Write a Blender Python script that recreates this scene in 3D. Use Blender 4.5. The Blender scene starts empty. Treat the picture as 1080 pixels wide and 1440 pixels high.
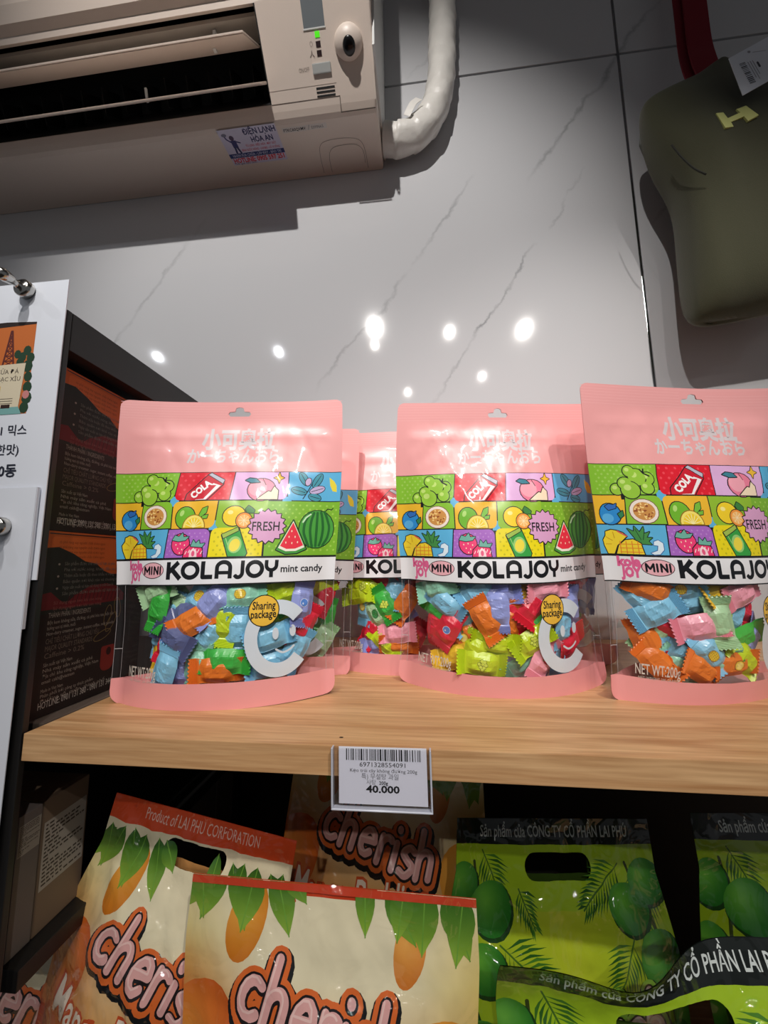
import bpy, bmesh, math, random
import numpy as np
from mathutils import Vector, Matrix
from mathutils.geometry import tessellate_polygon

# ------------------------------------------------------------------ camera, world, lights, exposure
SC = bpy.context.scene
C = SC.collection
R = math.radians
CZ = 1.45                                       # eye height above the floor
F_PX = 530.0

def make_camera():
    cd = bpy.data.cameras.new('camera'); cam = bpy.data.objects.new('camera', cd); C.objects.link(cam)
    p, y, r = R(7.6), R(5.95), R(-0.65)
    fwd = Vector((-math.sin(y)*math.cos(p), math.cos(y)*math.cos(p), math.sin(p)))
    right = Vector((math.cos(y), math.sin(y), 0)); up = right.cross(fwd)
    c, s = math.cos(r), math.sin(r)
    r2 = c*right + s*up; u2 = -s*right + c*up
    m = Matrix((r2, u2, -fwd)).transposed().to_4x4(); m.translation = (0, 0, CZ)
    cam.matrix_world = m
    cd.sensor_fit = 'HORIZONTAL'; cd.sensor_width = 36.0; cd.lens = 36.0*F_PX/1080.0
    cd.clip_start = 0.01
    SC.camera = cam
make_camera()

w = bpy.data.worlds.new('room_light'); SC.world = w; w.use_nodes = True
w.node_tree.nodes['Background'].inputs[0].default_value = (0.95, 0.97, 1.0, 1)
w.node_tree.nodes['Background'].inputs[1].default_value = 0.13
SC.view_settings.view_transform = 'Standard'; SC.view_settings.look = 'None'
SC.view_settings.gamma = 1; SC.view_settings.use_curve_mapping = False
SC.view_settings.exposure = -0.13

CEIL = CZ + 1.43
WALL = 0.68
# ceiling spotlights: (x, y, watts, aim x, aim y, aim z (relative to the eye), cone deg, blend, colour)
LAMPS = [(-0.26, -0.72, 84, -0.20, 0.68, 0.52, 54, .8, (1, .965, .92)),
         (0.19, -0.825, 16, 0.15, 0.50, -0.15, 50, .7, (1, .96, .91)),
         (0.642, -0.852, 72, 0.36, 0.45, -0.05, 46, .7, (1, .95, .89)),
         (-0.284, -0.905, 9, -0.15, 0.40, -0.25, 50, .7, (1, .95, .88)),
         (-0.931, -0.908, 6, -0.6, 0.5, 0.0, 55, .6, (.92, .95, 1)),
         (-1.765, -0.866, 5, -1.0, 0.5, 0.0, 60, .6, (.92, .95, 1)),
         (0.475, -1.42, 32, 0.25, 0.4, -0.32, 38, .7, (1, .96, .92)),
         (-0.10, -1.62, 34, -0.18, 0.4, -0.36, 36, .7, (1, .95, .88))]

# ------------------------------------------------------------------ small helpers
def lin(c):
    return tuple(((x/255)/12.92 if x/255 <= .04045 else ((x/255+.055)/1.055)**2.4) for x in c[:3])

def mat(name, col=None, rough=.5, metal=0., spec=.5, coat=0., coat_rough=.1, attr=False, objcol=False, sheen=0.):
    m = bpy.data.materials.new(name); m.use_nodes = True
    nt = m.node_tree; b = nt.nodes['Principled BSDF']
    if col is not None: b.inputs['Base Color'].default_value = (*lin(col), 1)
    b.inputs['Roughness'].default_value = rough; b.inputs['Metallic'].default_value = metal
    b.inputs['Specular IOR Level'].default_value = spec
    b.inputs['Coat Weight'].default_value = coat; b.inputs['Coat Roughness'].default_value = coat_rough
    b.inputs['Sheen Weight'].default_value = sheen
    if attr:
        a = nt.nodes.new('ShaderNodeVertexColor'); a.layer_name = 'print'
        nt.links.new(a.outputs['Color'], b.inputs['Base Color'])
    if objcol:
        a = nt.nodes.new('ShaderNodeObjectInfo'); nt.links.new(a.outputs['Color'], b.inputs['Base Color'])
    return m

def noise_bump(m, scale, dist, detail=3., strength=1., stretch=None):
    nt = m.node_tree; b = nt.nodes['Principled BSDF']
    tc = nt.nodes.new('ShaderNodeTexCoord'); mp = nt.nodes.new('ShaderNodeMapping')
    n = nt.nodes.new('ShaderNodeTexNoise'); bp = nt.nodes.new('ShaderNodeBump')
    n.inputs['Scale'].default_value = scale; n.inputs['Detail'].default_value = detail
    if stretch: mp.inputs['Scale'].default_value = stretch
    bp.inputs['Distance'].default_value = dist; bp.inputs['Strength'].default_value = strength
    nt.links.new(tc.outputs['Object'], mp.inputs[0]); nt.links.new(mp.outputs[0], n.inputs['Vector'])
    nt.links.new(n.outputs[0], bp.inputs['Height']); nt.links.new(bp.outputs[0], b.inputs['Normal'])
    return m

def clear_film(name, tint=(1, 1, 1), rough=.06, refl=1.0):
    m = bpy.data.materials.new(name); m.use_nodes = True; nt = m.node_tree
    nt.nodes.clear(); o = nt.nodes.new('ShaderNodeOutputMaterial'); mx = nt.nodes.new('ShaderNodeMixShader')
    t = nt.nodes.new('ShaderNodeBsdfTransparent'); g = nt.nodes.new('ShaderNodeBsdfGlossy')
    lw = nt.nodes.new('ShaderNodeLayerWeight'); lw.inputs[0].default_value = .5
    pw = nt.nodes.new('ShaderNodeMath'); pw.operation = 'POWER'; pw.inputs[1].default_value = 4.; nt.links.new(lw.outputs['Facing'], pw.inputs[0])
    f = nt.nodes.new('ShaderNodeMath'); f.operation = 'MULTIPLY_ADD'; f.inputs[1].default_value = .9; f.inputs[2].default_value = .05; nt.links.new(pw.outputs[0], f.inputs[0])
    mu = nt.nodes.new('ShaderNodeMath'); mu.operation = 'MULTIPLY'; mu.inputs[1].default_value = refl; mu.use_clamp = True
    t.inputs[0].default_value = (*tint, 1); g.inputs['Roughness'].default_value = rough
    nt.links.new(f.outputs[0], mu.inputs[0]); nt.links.new(mu.outputs[0], mx.inputs[0])
    nt.links.new(t.outputs[0], mx.inputs[1]); nt.links.new(g.outputs[0], mx.inputs[2]); nt.links.new(mx.outputs[0], o.inputs[0])
    return m

def tag(o, label=None, cat=None, group=None, kind=None):
    if label: o['label'] = label
    if cat: o['category'] = cat
    if group: o['group'] = group
    if kind: o['kind'] = kind
    return o

def empty(name, loc, label=None, cat=None, group=None, rot=None):
    o = bpy.data.objects.new(name, None); C.objects.link(o); o.location = loc
    o.empty_display_size = .02
    if rot: o.rotation_euler = rot
    return tag(o, label, cat, group)

def link(name, me, m=None, parent=None, loc=None):
    o = bpy.data.objects.new(name, me); C.objects.link(o)
    if m is not None and len(me.materials) == 0: me.materials.append(m)
    if parent is not None: o.parent = parent
    if loc is not None: o.location = loc
    return o

def mesh(name, verts, faces, m=None, parent=None, loc=None, smooth=False):
    me = bpy.data.meshes.new(name); me.from_pydata([tuple(v) for v in verts], [], [tuple(f) for f in faces])
    me.update()
    if smooth: me.polygons.foreach_set('use_smooth', [True]*len(me.polygons))
    return link(name, me, m, parent, loc)

def from_bm(name, bm, m=None, parent=None, loc=None, smooth=False, fix=True):
    if fix: bmesh.ops.recalc_face_normals(bm, faces=bm.faces[:])
    me = bpy.data.meshes.new(name); bm.to_mesh(me); bm.free()
    if smooth: me.polygons.foreach_set('use_smooth', [True]*len(me.polygons))
    return link(name, me, m, parent, loc)

def box_bm(x0, x1, y0, y1, z0, z1, bev=0., seg=2, bm=None):
    b = bmesh.new()
    r = bmesh.ops.create_cube(b, size=1)
    bmesh.ops.scale(b, vec=(x1-x0, y1-y0, z1-z0), verts=b.verts[:])
    bmesh.ops.translate(b, vec=((x0+x1)/2, (y0+y1)/2, (z0+z1)/2), verts=b.verts[:])
    if bev: bmesh.ops.bevel(b, geom=b.edges[:], offset=bev, segments=seg, affect='EDGES', profile=.7)
    if bm is None: return b
    me = bpy.data.meshes.new('tmp'); b.to_mesh(me); b.free(); bm.from_mesh(me); bpy.data.meshes.remove(me)
    return bm

def box(name, x0, x1, y0, y1, z0, z1, m, parent=None, bev=0., loc=None):
    return from_bm(name, box_bm(x0, x1, y0, y1, z0, z1, bev), m, parent, loc)

def extrude_profile(pts, x0, x1):               # pts (y, z) closed outline, extruded along x
    bm = bmesh.new()
    a = [bm.verts.new((x0, y, z)) for y, z in pts]; b = [bm.verts.new((x1, y, z)) for y, z in pts]
    n = len(pts)
    for i in range(n): bm.faces.new((a[i], a[(i+1) % n], b[(i+1) % n], b[i]))
    bm.faces.new(a[::-1]); bm.faces.new(b)
    return bm

def tube(path, rads, n=14, mod=None):
    path = [Vector(p) for p in path]; vs, fs = [], []
    up = Vector((0, 0, 1)); prev = None; dist = 0
    for i, p in enumerate(path):
        t = (path[min(i+1, len(path)-1)] - path[max(i-1, 0)]).normalized()
        if prev is None:
            a = t.orthogonal().normalized()
        else:
            a = (prev - t*prev.dot(t)).normalized()
        prev = a; b = t.cross(a)
        if i: dist += (p-path[i-1]).length
        r = rads[i] if hasattr(rads, '__len__') else rads
        for k in range(n):
            an = 2*math.pi*k/n; rr = r*(mod(dist, an) if mod else 1)
            vs.append(p + a*(rr*math.cos(an)) + b*(rr*math.sin(an)))
    for i in range(len(path)-1):
        for k in range(n):
            fs.append((i*n+k, i*n+(k+1) % n, (i+1)*n+(k+1) % n, (i+1)*n+k))
    fs.append(tuple(range(n))[::-1]); fs.append(tuple((len(path)-1)*n+k for k in range(n)))
    return vs, fs

def smooth_path(pts, n):
    pts = [np.array(p, float) for p in pts]; out = []
    P = [2*pts[0]-pts[1]] + pts + [2*pts[-1]-pts[-2]]
    for i in range(1, len(P)-2):
        for k in range(n):
            t = k/n; p0, p1, p2, p3 = P[i-1], P[i], P[i+1], P[i+2]
            out.append(.5*((2*p1)+(-p0+p2)*t+(2*p0-5*p1+4*p2-p3)*t*t+(-p0+3*p1-3*p2+p3)*t**3))
    out.append(pts[-1]); return out

# ------------------------------------------------------------------ flat artwork (print) helper
_tx = {}
def text_tris(s, off=0.):
    k = (s, off)
    if k not in _tx:
        c = bpy.data.curves.new('t', 'FONT'); c.body = s; c.size = 1; c.resolution_u = 2; c.offset = off
        o = bpy.data.objects.new('t', c); me = bpy.data.meshes.new_from_object(o)
        _tx[k] = ([tuple(v.co[:2]) for v in me.vertices], [tuple(p.vertices) for p in me.polygons])
        bpy.data.objects.remove(o); bpy.data.curves.remove(c); bpy.data.meshes.remove(me)
    return _tx[k]

class Art:
    """2-D print in its own units, y downwards; T maps art units to flat metres (u right, v up)."""
    def __init__(self, T, up=False): self.T = T; self.p = []; self.sg = 1 if up else -1
    def tris(self, vs, fs, col, L):
        self.n = getattr(self, 'n', 0)+1; L = L+.012*(self.n % 28)      # pieces never share one plane
        q = [self.T(x, y) for x, y in vs]
        cc = None if callable(col) else lin(col)
        for f in fs:
            pts = [q[i] for i in f]
            cols = [lin(col(*vs[i])) for i in f] if cc is None else cc
            self.p.append((pts, cols, L))
    def poly(self, pts, col, L, holes=()):
        loops = [[Vector((x, y, 0)) for x, y in pts]] + [[Vector((x, y, 0)) for x, y in h] for h in holes]
        flat = [tuple(v[:2]) for l in loops for v in l]
        self.tris(flat, tessellate_polygon(loops), col, L)
    def rect(self, x0, y0, x1, y1, col, L, nx=1, ny=1):
        vs = [(x0+(x1-x0)*i/nx, y0+(y1-y0)*j/ny) for j in range(ny+1) for i in range(nx+1)]
        fs = []
        for j in range(ny):
            for i in range(nx):
                a = j*(nx+1)+i; fs += [(a, a+1, a+nx+2), (a, a+nx+2, a+nx+1)]
        self.tris(vs, fs, col, L)
    def rrect(self, x0, y0, x1, y1, r, col, L): self.poly(rr(x0, y0, x1, y1, r), col, L)
    def ell(self, cx, cy, rx, ry, col, L, rot=0., n=20):
        if callable(col):
            vs = [(cx, cy)]; fs = []; c, s = math.cos(R(rot)), math.sin(R(rot)); K = 3
            for j in range(1, K+1):
                for k in range(n):
                    a = 2*math.pi*k/n; x, y = rx*math.cos(a)*j/K, ry*math.sin(a)*j/K
                    vs.append((cx+x*c-y*s, cy+x*s+y*c))
            for k in range(n):
                k2 = (k+1) % n; fs.append((0, 1+k, 1+k2))
                for j in range(K-1):
                    a, b = 1+j*n, 1+(j+1)*n; fs += [(a+k, b+k, b+k2), (a+k, b+k2, a+k2)]
            self.tris(vs, fs, col, L)
        else: self.poly(el(cx, cy, rx, ry, rot, n), col, L)
    def stroke(self, pts, wd, col, L, closed=False, cap='round'):
        pts = [np.array(p, float) for p in pts]; h = wd/2
        seg = list(zip(pts, pts[1:] + ([pts[0]] if closed else [])))
        if not closed: seg = list(zip(pts[:-1], pts[1:]))
        for a, b in seg:
            d = b-a; l = np.hypot(*d)
            if l < 1e-9: continue
            n = np.array([-d[1], d[0]])/l*h
            self.tris([tuple(a+n), tuple(b+n), tuple(b-n), tuple(a-n)], [(0, 1, 2), (0, 2, 3)], col, L)
        js = pts if (closed or cap == 'round') else pts[1:-1]
        nn = 6 if wd < 8 else 12
        for q in js: self.tris(el(q[0], q[1], h, h, 0, nn), [(0, i, i+1) for i in range(1, nn-1)], col, L)
    def shape(self, pts, fill, L, ow=4., oc=(20, 25, 25)):
        if ow: self.stroke(pts, ow*2, oc, L, closed=True)
        self.poly(pts, fill, L+1)
    def oell(self, cx, cy, rx, ry, fill, L, rot=0., ow=4., oc=(20, 25, 25), n=20):
        if ow: self.ell(cx, cy, rx+ow, ry+ow, oc, L, rot, n)
        self.ell(cx, cy, rx, ry, fill, L+1, rot, n)
    def text(self, s, x, y, size, col, L, bold=0., align='c', rot=0., shear=0., sx=1., width=None):
        vs, fs = text_tris(s, bold)
        if not vs: return
        x0 = min(v[0] for v in vs); x1 = max(v[0] for v in vs)
        k = size/.70
        if width: sx = width/((x1-x0)*k)
        ox = {'c': (x0+x1)/2, 'l': x0, 'r': x1}[align]
        c, sn = math.cos(R(rot)), math.sin(R(rot)); q = []
        for vx, vy in vs:
            a = ((vx-ox)+shear*vy)*k*sx; b = vy*k
            q.append((x+a*c-b*sn, y+self.sg*(a*sn+b*c)))
        self.tris(q, fs, col, L)

def el(cx, cy, rx, ry, rot=0., n=20, a0=0., a1=360.):
    c, s = math.cos(R(rot)), math.sin(R(rot)); o = []
    full = abs(a1-a0) >= 360
    for k in range(n if full else n+1):
        a = R(a0+(a1-a0)*k/n); x, y = rx*math.cos(a), ry*math.sin(a)
        o.append((cx+x*c-y*s, cy+x*s+y*c))
    return o

def rr(x0, y0, x1, y1, r, n=5):
    o = []
    rs = r if hasattr(r, '__len__') else (r,)*4          # tl, tr, br, bl
    for (cx, cy, a0), q in zip(((x0, y0, 180), (x1, y0, 270), (x1, y1, 0), (x0, y1, 90)), rs):
        if q <= 0: o.append((cx, cy)); continue
        ccx = cx+q if cx == x0 else cx-q; ccy = cy+q if cy == y0 else cy-q
        for k in range(n+1):
            a = R(a0+90*k/n); o.append((ccx+q*math.cos(a), ccy+q*math.sin(a)))
    return o

def mix(a, b, t):
    t = max(0., min(1., t)); return tuple(x+(y-x)*t for x, y in zip(a, b))

def grad(stops):                                 # vertical gradient by y
    def f(x, y):
        if y <= stops[0][0]: return stops[0][1]
        for (a, ca), (b, cb) in zip(stops, stops[1:]):
            if y <= b: return mix(ca, cb, (y-a)/(b-a))
        return stops[-1][1]
    return f

def radial(cx, cy, r, c0, c1):
    return lambda x, y: mix(c0, c1, math.hypot(x-cx, y-cy)/r)

def clip_half(poly, fn):
    out = []; n = len(poly)
    for i in range(n):
        a, b = poly[i], poly[(i+1) % n]; fa, fb = fn(a), fn(b)
        if fa >= -1e-9: out.append(a)
        if (fa > 1e-9 and fb < -1e-9) or (fa < -1e-9 and fb > 1e-9):
            t = fa/(fa-fb); out.append(tuple(x+(y-x)*t for x, y in zip(a, b)))
    return out

def area2(p): return abs(sum(p[i][0]*p[(i+1) % len(p)][1]-p[(i+1) % len(p)][0]*p[i][1] for i in range(len(p))))

def bake(art, W, H, nu, nv):
    """cut every piece along a triangulated nu x nv grid so that all layers follow the same facets"""
    gi, gj, gh, ga, gb, lay, col, loops = [], [], [], [], [], [], [], []
    du, dv = W/nu, H/nv
    for pts, cols, L in art.p:
        if isinstance(cols, list): P = [(u/du, v/dv, *c) for (u, v), c in zip(pts, cols)]
        else: P = [(u/du, v/dv) for u, v in pts]
        i0 = max(0, int(math.floor(min(p[0] for p in P)+1e-9))); i1 = min(nu-1, int(math.ceil(max(p[0] for p in P)-1e-9))-1)
        for i in range(i0, i1+1):
            Q = P
            if i1 > i0 or True:
                Q = clip_half(Q, lambda p: p[0]-i); Q = clip_half(Q, lambda p: i+1-p[0]) if len(Q) > 2 else Q
            if len(Q) < 3: continue
            j0 = max(0, int(math.floor(min(p[1] for p in Q)+1e-9))); j1 = min(nv-1, int(math.ceil(max(p[1] for p in Q)-1e-9))-1)
            for j in range(j0, j1+1):
                S = clip_half(Q, lambda p: p[1]-j); S = clip_half(S, lambda p: j+1-p[1]) if len(S) > 2 else S
                if len(S) < 3: continue
                for h in (0, 1):
                    T = clip_half(S, (lambda p: 1-(p[0]-i)-(p[1]-j)) if h == 0 else (lambda p: (p[0]-i)+(p[1]-j)-1))
                    if len(T) < 3 or area2(T) < 1e-7: continue
                    if sum(T[k-1][0]*T[k][1]-T[k][0]*T[k-1][1] for k in range(len(T))) < 0: T.reverse()
                    s = len(gi); loops.append((s, len(T)))
                    for p in T:
                        gi.append(i); gj.append(j); gh.append(h); ga.append(p[0]-i); gb.append(p[1]-j); lay.append(L)
                        col.append(p[2:5] if len(p) > 2 else cols)
    A = lambda x, t=float: np.array(x, t)
    return dict(i=A(gi, int), j=A(gj, int), h=A(gh, int), a=A(ga), b=A(gb), L=A(lay), c=A(col).reshape(-1, 3), loops=loops)

def grid_normals(P):
    du = np.gradient(P, axis=1); dv = np.gradient(P, axis=0)
    n = np.cross(du, dv); return n/np.maximum(np.linalg.norm(n, axis=2, keepdims=True), 1e-12)

def lay_on(name, bk, P, N, eps, m, parent=None, base=0., flip=False):
    """put baked art on the grid surface P[nv+1, nu+1, 3]"""
    i, j, a, b, h = bk['i'], bk['j'], bk['a'], bk['b'], bk['h']
    def ev(G):
        g00, g10, g01, g11 = G[j, i], G[j, i+1], G[j+1, i], G[j+1, i+1]
        a_, b_ = a[:, None], b[:, None]
        lo = g00+a_*(g10-g00)+b_*(g01-g00); hi = g11+(1-a_)*(g01-g11)+(1-b_)*(g10-g11)
        return np.where(h[:, None] == 0, lo, hi)
    p = ev(P); n = ev(N); n /= np.linalg.norm(n, axis=1, keepdims=True)
    p = p + n*(base+eps*bk['L'])[:, None]
    me = bpy.data.meshes.new(name)
    st = np.array([l[0] for l in bk['loops']], np.int32); ct = np.array([l[1] for l in bk['loops']], np.int32)
    idx = np.arange(len(p), dtype=np.int32)
    if flip: idx = np.repeat(2*st+ct-1, ct).astype(np.int32)-idx
    me.vertices.add(len(p)); me.vertices.foreach_set('co', p.astype(np.float32).ravel())
    me.loops.add(len(p)); me.loops.foreach_set('vertex_index', idx)
    me.polygons.add(len(st)); me.polygons.foreach_set('loop_start', st)
    me.update(calc_edges=True)
    ca = me.color_attributes.new('print', 'FLOAT_COLOR', 'POINT')
    ca.data.foreach_set('color', np.concatenate([bk['c'], np.ones((len(p), 1))], 1).astype(np.float32).ravel())
    me.polygons.foreach_set('use_smooth', [True]*len(me.polygons))
    me.update()
    me.normals_split_custom_set_from_vertices(n.tolist())
    return link(name, me, m, parent)

def flat_art(name, art, origin, ex, ey, m, parent=None, eps=.00004, base=.0002, W=1., H=1.):
    """art on a flat face: origin + u*ex + v*ey"""
    O, X, Y = np.array(origin, float), np.array(ex, float), np.array(ey, float); n = np.cross(X, Y); n /= np.linalg.norm(n)
    vs, fs, cs = [], [], []
    for pts, cols, L in art.p:
        s = len(vs)
        for k, (u, v) in enumerate(pts):
            vs.append(tuple(O+u*X+v*Y+n*(base+eps*L))); cs.append(cols[k] if isinstance(cols, list) else cols)
        f = list(range(s, s+len(pts)))
        if (pts[1][0]-pts[0][0])*(pts[2][1]-pts[0][1])-(pts[2][0]-pts[0][0])*(pts[1][1]-pts[0][1]) < 0: f.reverse()
        fs.append(f)
    me = bpy.data.meshes.new(name); me.from_pydata(vs, [], fs)
    ca = me.color_attributes.new('print', 'FLOAT_COLOR', 'POINT')
    ca.data.foreach_set('color', np.array([(*c, 1) for c in cs], np.float32).ravel()); me.update()
    return link(name, me, m, parent)

BLACK = (22, 22, 24)

def grp(name, base, label, cat, parts, group=None):
    """Empty at the thing's base (eye-relative); the parts were modelled in eye-relative coordinates"""
    root = empty(name, (base[0], base[1], base[2]+CZ), label, cat, group)
    for p in parts:
        p.parent = root; p.location = (-base[0], -base[1], -base[2])
    return root
def top(o, label, cat=None, group=None, kind=None):
    o.location.z += CZ; return tag(o, label, cat, group, kind)

# ------------------------------------------------------------------ materials
M = {}
M['print'] = mat('glossy_print', attr=True, rough=.33, spec=.5, coat=.5, coat_rough=.07)
M['foil'] = mat('shiny_laminate', attr=True, rough=.3, spec=.5, coat=1., coat_rough=.04)
def crinkle(m, scale, dist):
    nt = m.node_tree; tc = nt.nodes.new('ShaderNodeTexCoord'); n = nt.nodes.new('ShaderNodeTexNoise'); bp = nt.nodes.new('ShaderNodeBump')
    n.inputs['Scale'].default_value = scale; n.inputs['Detail'].default_value = 2; n.inputs['Distortion'].default_value = .8
    v = nt.nodes.new('ShaderNodeTexVoronoi'); v.feature = 'SMOOTH_F1'; v.inputs['Scale'].default_value = scale*.8
    ad = nt.nodes.new('ShaderNodeMath'); ad.operation = 'ADD'
    nt.links.new(tc.outputs['Object'], n.inputs['Vector']); nt.links.new(tc.outputs['Object'], v.inputs['Vector'])
    nt.links.new(n.outputs[0], ad.inputs[0]); nt.links.new(v.outputs['Distance'], ad.inputs[1]); nt.links.new(ad.outputs[0], bp.inputs['Height'])
    bp.inputs['Distance'].default_value = dist; nt.links.new(bp.outputs[0], nt.nodes['Principled BSDF'].inputs['Coat Normal'])
crinkle(M['foil'], 24, .022)
M['paper'] = mat('paper_print', attr=True, rough=.6, spec=.3)
M['film'] = clear_film('clear_film', rough=.07)
M['acrylic'] = clear_film('acrylic', tint=(.99, .99, 1.0), rough=.05, refl=1.0)
M['pink'] = mat('pink_film', (240, 166, 166), .3, coat=.4, coat_rough=.12)
M['candy'] = mat('candy_wrapper', objcol=True, rough=.36, spec=.5, coat=.25, coat_rough=.2)
M['black'] = mat('black_metal', (26, 25, 25), .45)
M['dark'] = mat('shade_dark', (34, 30, 28), .7)  # near-black tone that stands in for shade behind the lower shelves
M['white_pl'] = mat('white_card', (226, 230, 240), .35)
M['steel'] = mat('steel', (190, 188, 184), .16, metal=1)
M['ac'] = noise_bump(mat('beige_plastic', (222, 206, 194), .42), 400, .0001)
M['ac_side'] = mat('pale_plastic', (222, 222, 220), .4)
M['ac_dark'] = mat('black_inside', (12, 12, 14), .7)
M['ac_grey'] = mat('dusty_grey', (160, 152, 142), .7)
M['groove'] = mat('groove', (88, 76, 68), .8)
M['lcd'] = mat('grey_display', (118, 124, 128), .2)
M['btn'] = mat('grey_button', (176, 178, 176), .45)
M['ceil'] = mat('ceiling_paint', (150, 150, 152), .8)
M['floor'] = mat('floor_tile', (120, 112, 104), .4)
M['tape'] = noise_bump(mat('vinyl_tape', (226, 222, 216), .38), 60, .0015)
M['grout'] = mat('grout', (120, 121, 124), .6)
M['strip'] = mat('joint_metal', (165, 167, 172), .22, metal=1)
M['olive'] = mat('olive_canvas', (64, 64, 40), .85, sheen=.2)
noise_bump(M['olive'], 900, .0004)
M['red'] = mat('red_webbing', (120, 8, 30), .8)
M['yellow'] = mat('pale_yellow_patch', (222, 224, 140), .7)
M['carton'] = mat('brown_carton', (110, 96, 86), .6)
led = mat('green_led', (60, 220, 20), .4); led.node_tree.nodes['Principled BSDF'].inputs['Emission Color'].default_value = (*lin((90, 220, 30)), 1)
led.node_tree.nodes['Principled BSDF'].inputs['Emission Strength'].default_value = .6
M['led'] = led
M['led_off'] = mat('dark_led', (50, 34, 36), .3)

def wood_mat():
    m = mat('pale_wood', rough=.42); nt = m.node_tree; b = nt.nodes['Principled BSDF']
    tc = nt.nodes.new('ShaderNodeTexCoord'); mp = nt.nodes.new('ShaderNodeMapping'); mp.inputs['Scale'].default_value = (1.3, 16, 20)
    n1 = nt.nodes.new('ShaderNodeTexNoise'); n1.inputs['Scale'].default_value = 5; n1.inputs['Detail'].default_value = 5; n1.inputs['Distortion'].default_value = .9
    n2 = nt.nodes.new('ShaderNodeTexNoise'); n2.inputs['Scale'].default_value = 34; n2.inputs['Detail'].default_value = 4
    cr = nt.nodes.new('ShaderNodeValToRGB'); cr.color_ramp.elements[0].position = .3; cr.color_ramp.elements[1].position = .72
    cr.color_ramp.elements[0].color = (*lin((186, 138, 92)), 1); cr.color_ramp.elements[1].color = (*lin((224, 182, 134)), 1)
    mp2 = nt.nodes.new('ShaderNodeMapping'); mp2.inputs['Scale'].default_value = (.6, 14, 16)
    mx = nt.nodes.new('ShaderNodeMix'); mx.data_type = 'RGBA'; mx.blend_type = 'MULTIPLY'
    c2 = nt.nodes.new('ShaderNodeValToRGB'); c2.color_ramp.elements[0].position = .35; c2.color_ramp.elements[1].position = .6
    c2.color_ramp.elements[0].color = (.72, .66, .6, 1); c2.color_ramp.elements[1].color = (1, 1, 1, 1)
    L = nt.links.new
    L(tc.outputs['Object'], mp.inputs[0]); L(mp.outputs[0], n1.inputs['Vector']); L(n1.outputs[0], cr.inputs[0])
    L(tc.outputs['Object'], mp2.inputs[0]); L(mp2.outputs[0], n2.inputs['Vector']); L(n2.outputs[0], c2.inputs[0])
    mx.inputs[0].default_value = .55; L(cr.outputs[0], mx.inputs[6]); L(c2.outputs[0], mx.inputs[7]); L(mx.outputs[2], b.inputs['Base Color'])
    return m
M['wood'] = wood_mat()

def tile_mat():
    m = mat('marble_tile', rough=.055, spec=.5); nt = m.node_tree; b = nt.nodes['Principled BSDF']; L = nt.links.new
    tc = nt.nodes.new('ShaderNodeTexCoord'); sp = nt.nodes.new('ShaderNodeSeparateXYZ'); L(tc.outputs['Object'], sp.inputs[0])
    n = nt.nodes.new('ShaderNodeTexNoise'); n.inputs['Scale'].default_value = 7; n.inputs['Detail'].default_value = 6; n.inputs['Roughness'].default_value = .65
    L(tc.outputs['Object'], n.inputs['Vector'])
    n3 = nt.nodes.new('ShaderNodeTexNoise'); n3.inputs['Scale'].default_value = 11; n3.inputs['Detail'].default_value = 3
    L(tc.outputs['Object'], n3.inputs['Vector'])
    def math_(op, a, c=None, cl=False):
        q = nt.nodes.new('ShaderNodeMath'); q.operation = op; q.use_clamp = cl
        for k, v in enumerate((a, c)):
            if v is None: continue
            if isinstance(v, (int, float)): q.inputs[k].default_value = v
            else: L(v, q.inputs[k])
        return q.outputs[0]
    dn = math_('MULTIPLY', math_('SUBTRACT', n.outputs[0], .5), .075)
    tot = None
    # veins: (x, z) start, end, width
    for (x0, z0), (x1, z1), wd, st in (((.00, .27), (.34, .76), .0042, .75), ((-.20, .32), (.12, .78), .005, .5), ((.22, .73), (.52, 1.16), .0065, .55),
                                   ((.43, .62), (.60, .82), .006, .45), ((-.75, .30), (-.45, .75), .006, .35), ((-.02, 1.02), (.08, 1.12), .004, .3)):
        dx, dz = x1-x0, z1-z0; l = math.hypot(dx, dz); nx, nz = -dz/l, dx/l
        d = math_('ADD', math_('MULTIPLY', sp.outputs[0], nx), math_('MULTIPLY', sp.outputs[2], nz))
        d = math_('ADD', math_('SUBTRACT', d, nx*x0+nz*z0), dn)
        a = math_('ADD', math_('MULTIPLY', sp.outputs[0], dx/l), math_('MULTIPLY', sp.outputs[2], dz/l))
        a = math_('SUBTRACT', a, dx/l*x0+dz/l*z0)
        k = math_('SUBTRACT', 1, math_('DIVIDE', math_('ABSOLUTE', d), wd), True)
        e = math_('MULTIPLY', math_('MULTIPLY', a, 12, True), math_('MULTIPLY', math_('SUBTRACT', l, a), 12, True))
        md = math_('MULTIPLY', math_('SUBTRACT', n3.outputs[0], .30), 3.2, True)
        v = math_('MULTIPLY', math_('MULTIPLY', k, e), math_('MULTIPLY', md, st))
        tot = v if tot is None else math_('MAXIMUM', tot, v)
    mx = nt.nodes.new('ShaderNodeMix'); mx.data_type = 'RGBA'
    mx.inputs[6].default_value = (*lin((206, 206, 209)), 1); mx.inputs[7].default_value = (*lin((120, 122, 126)), 1)
    L(tot, mx.inputs[0]); L(mx.outputs[2], b.inputs['Base Color'])
    return m
M['tile'] = tile_mat()

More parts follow.
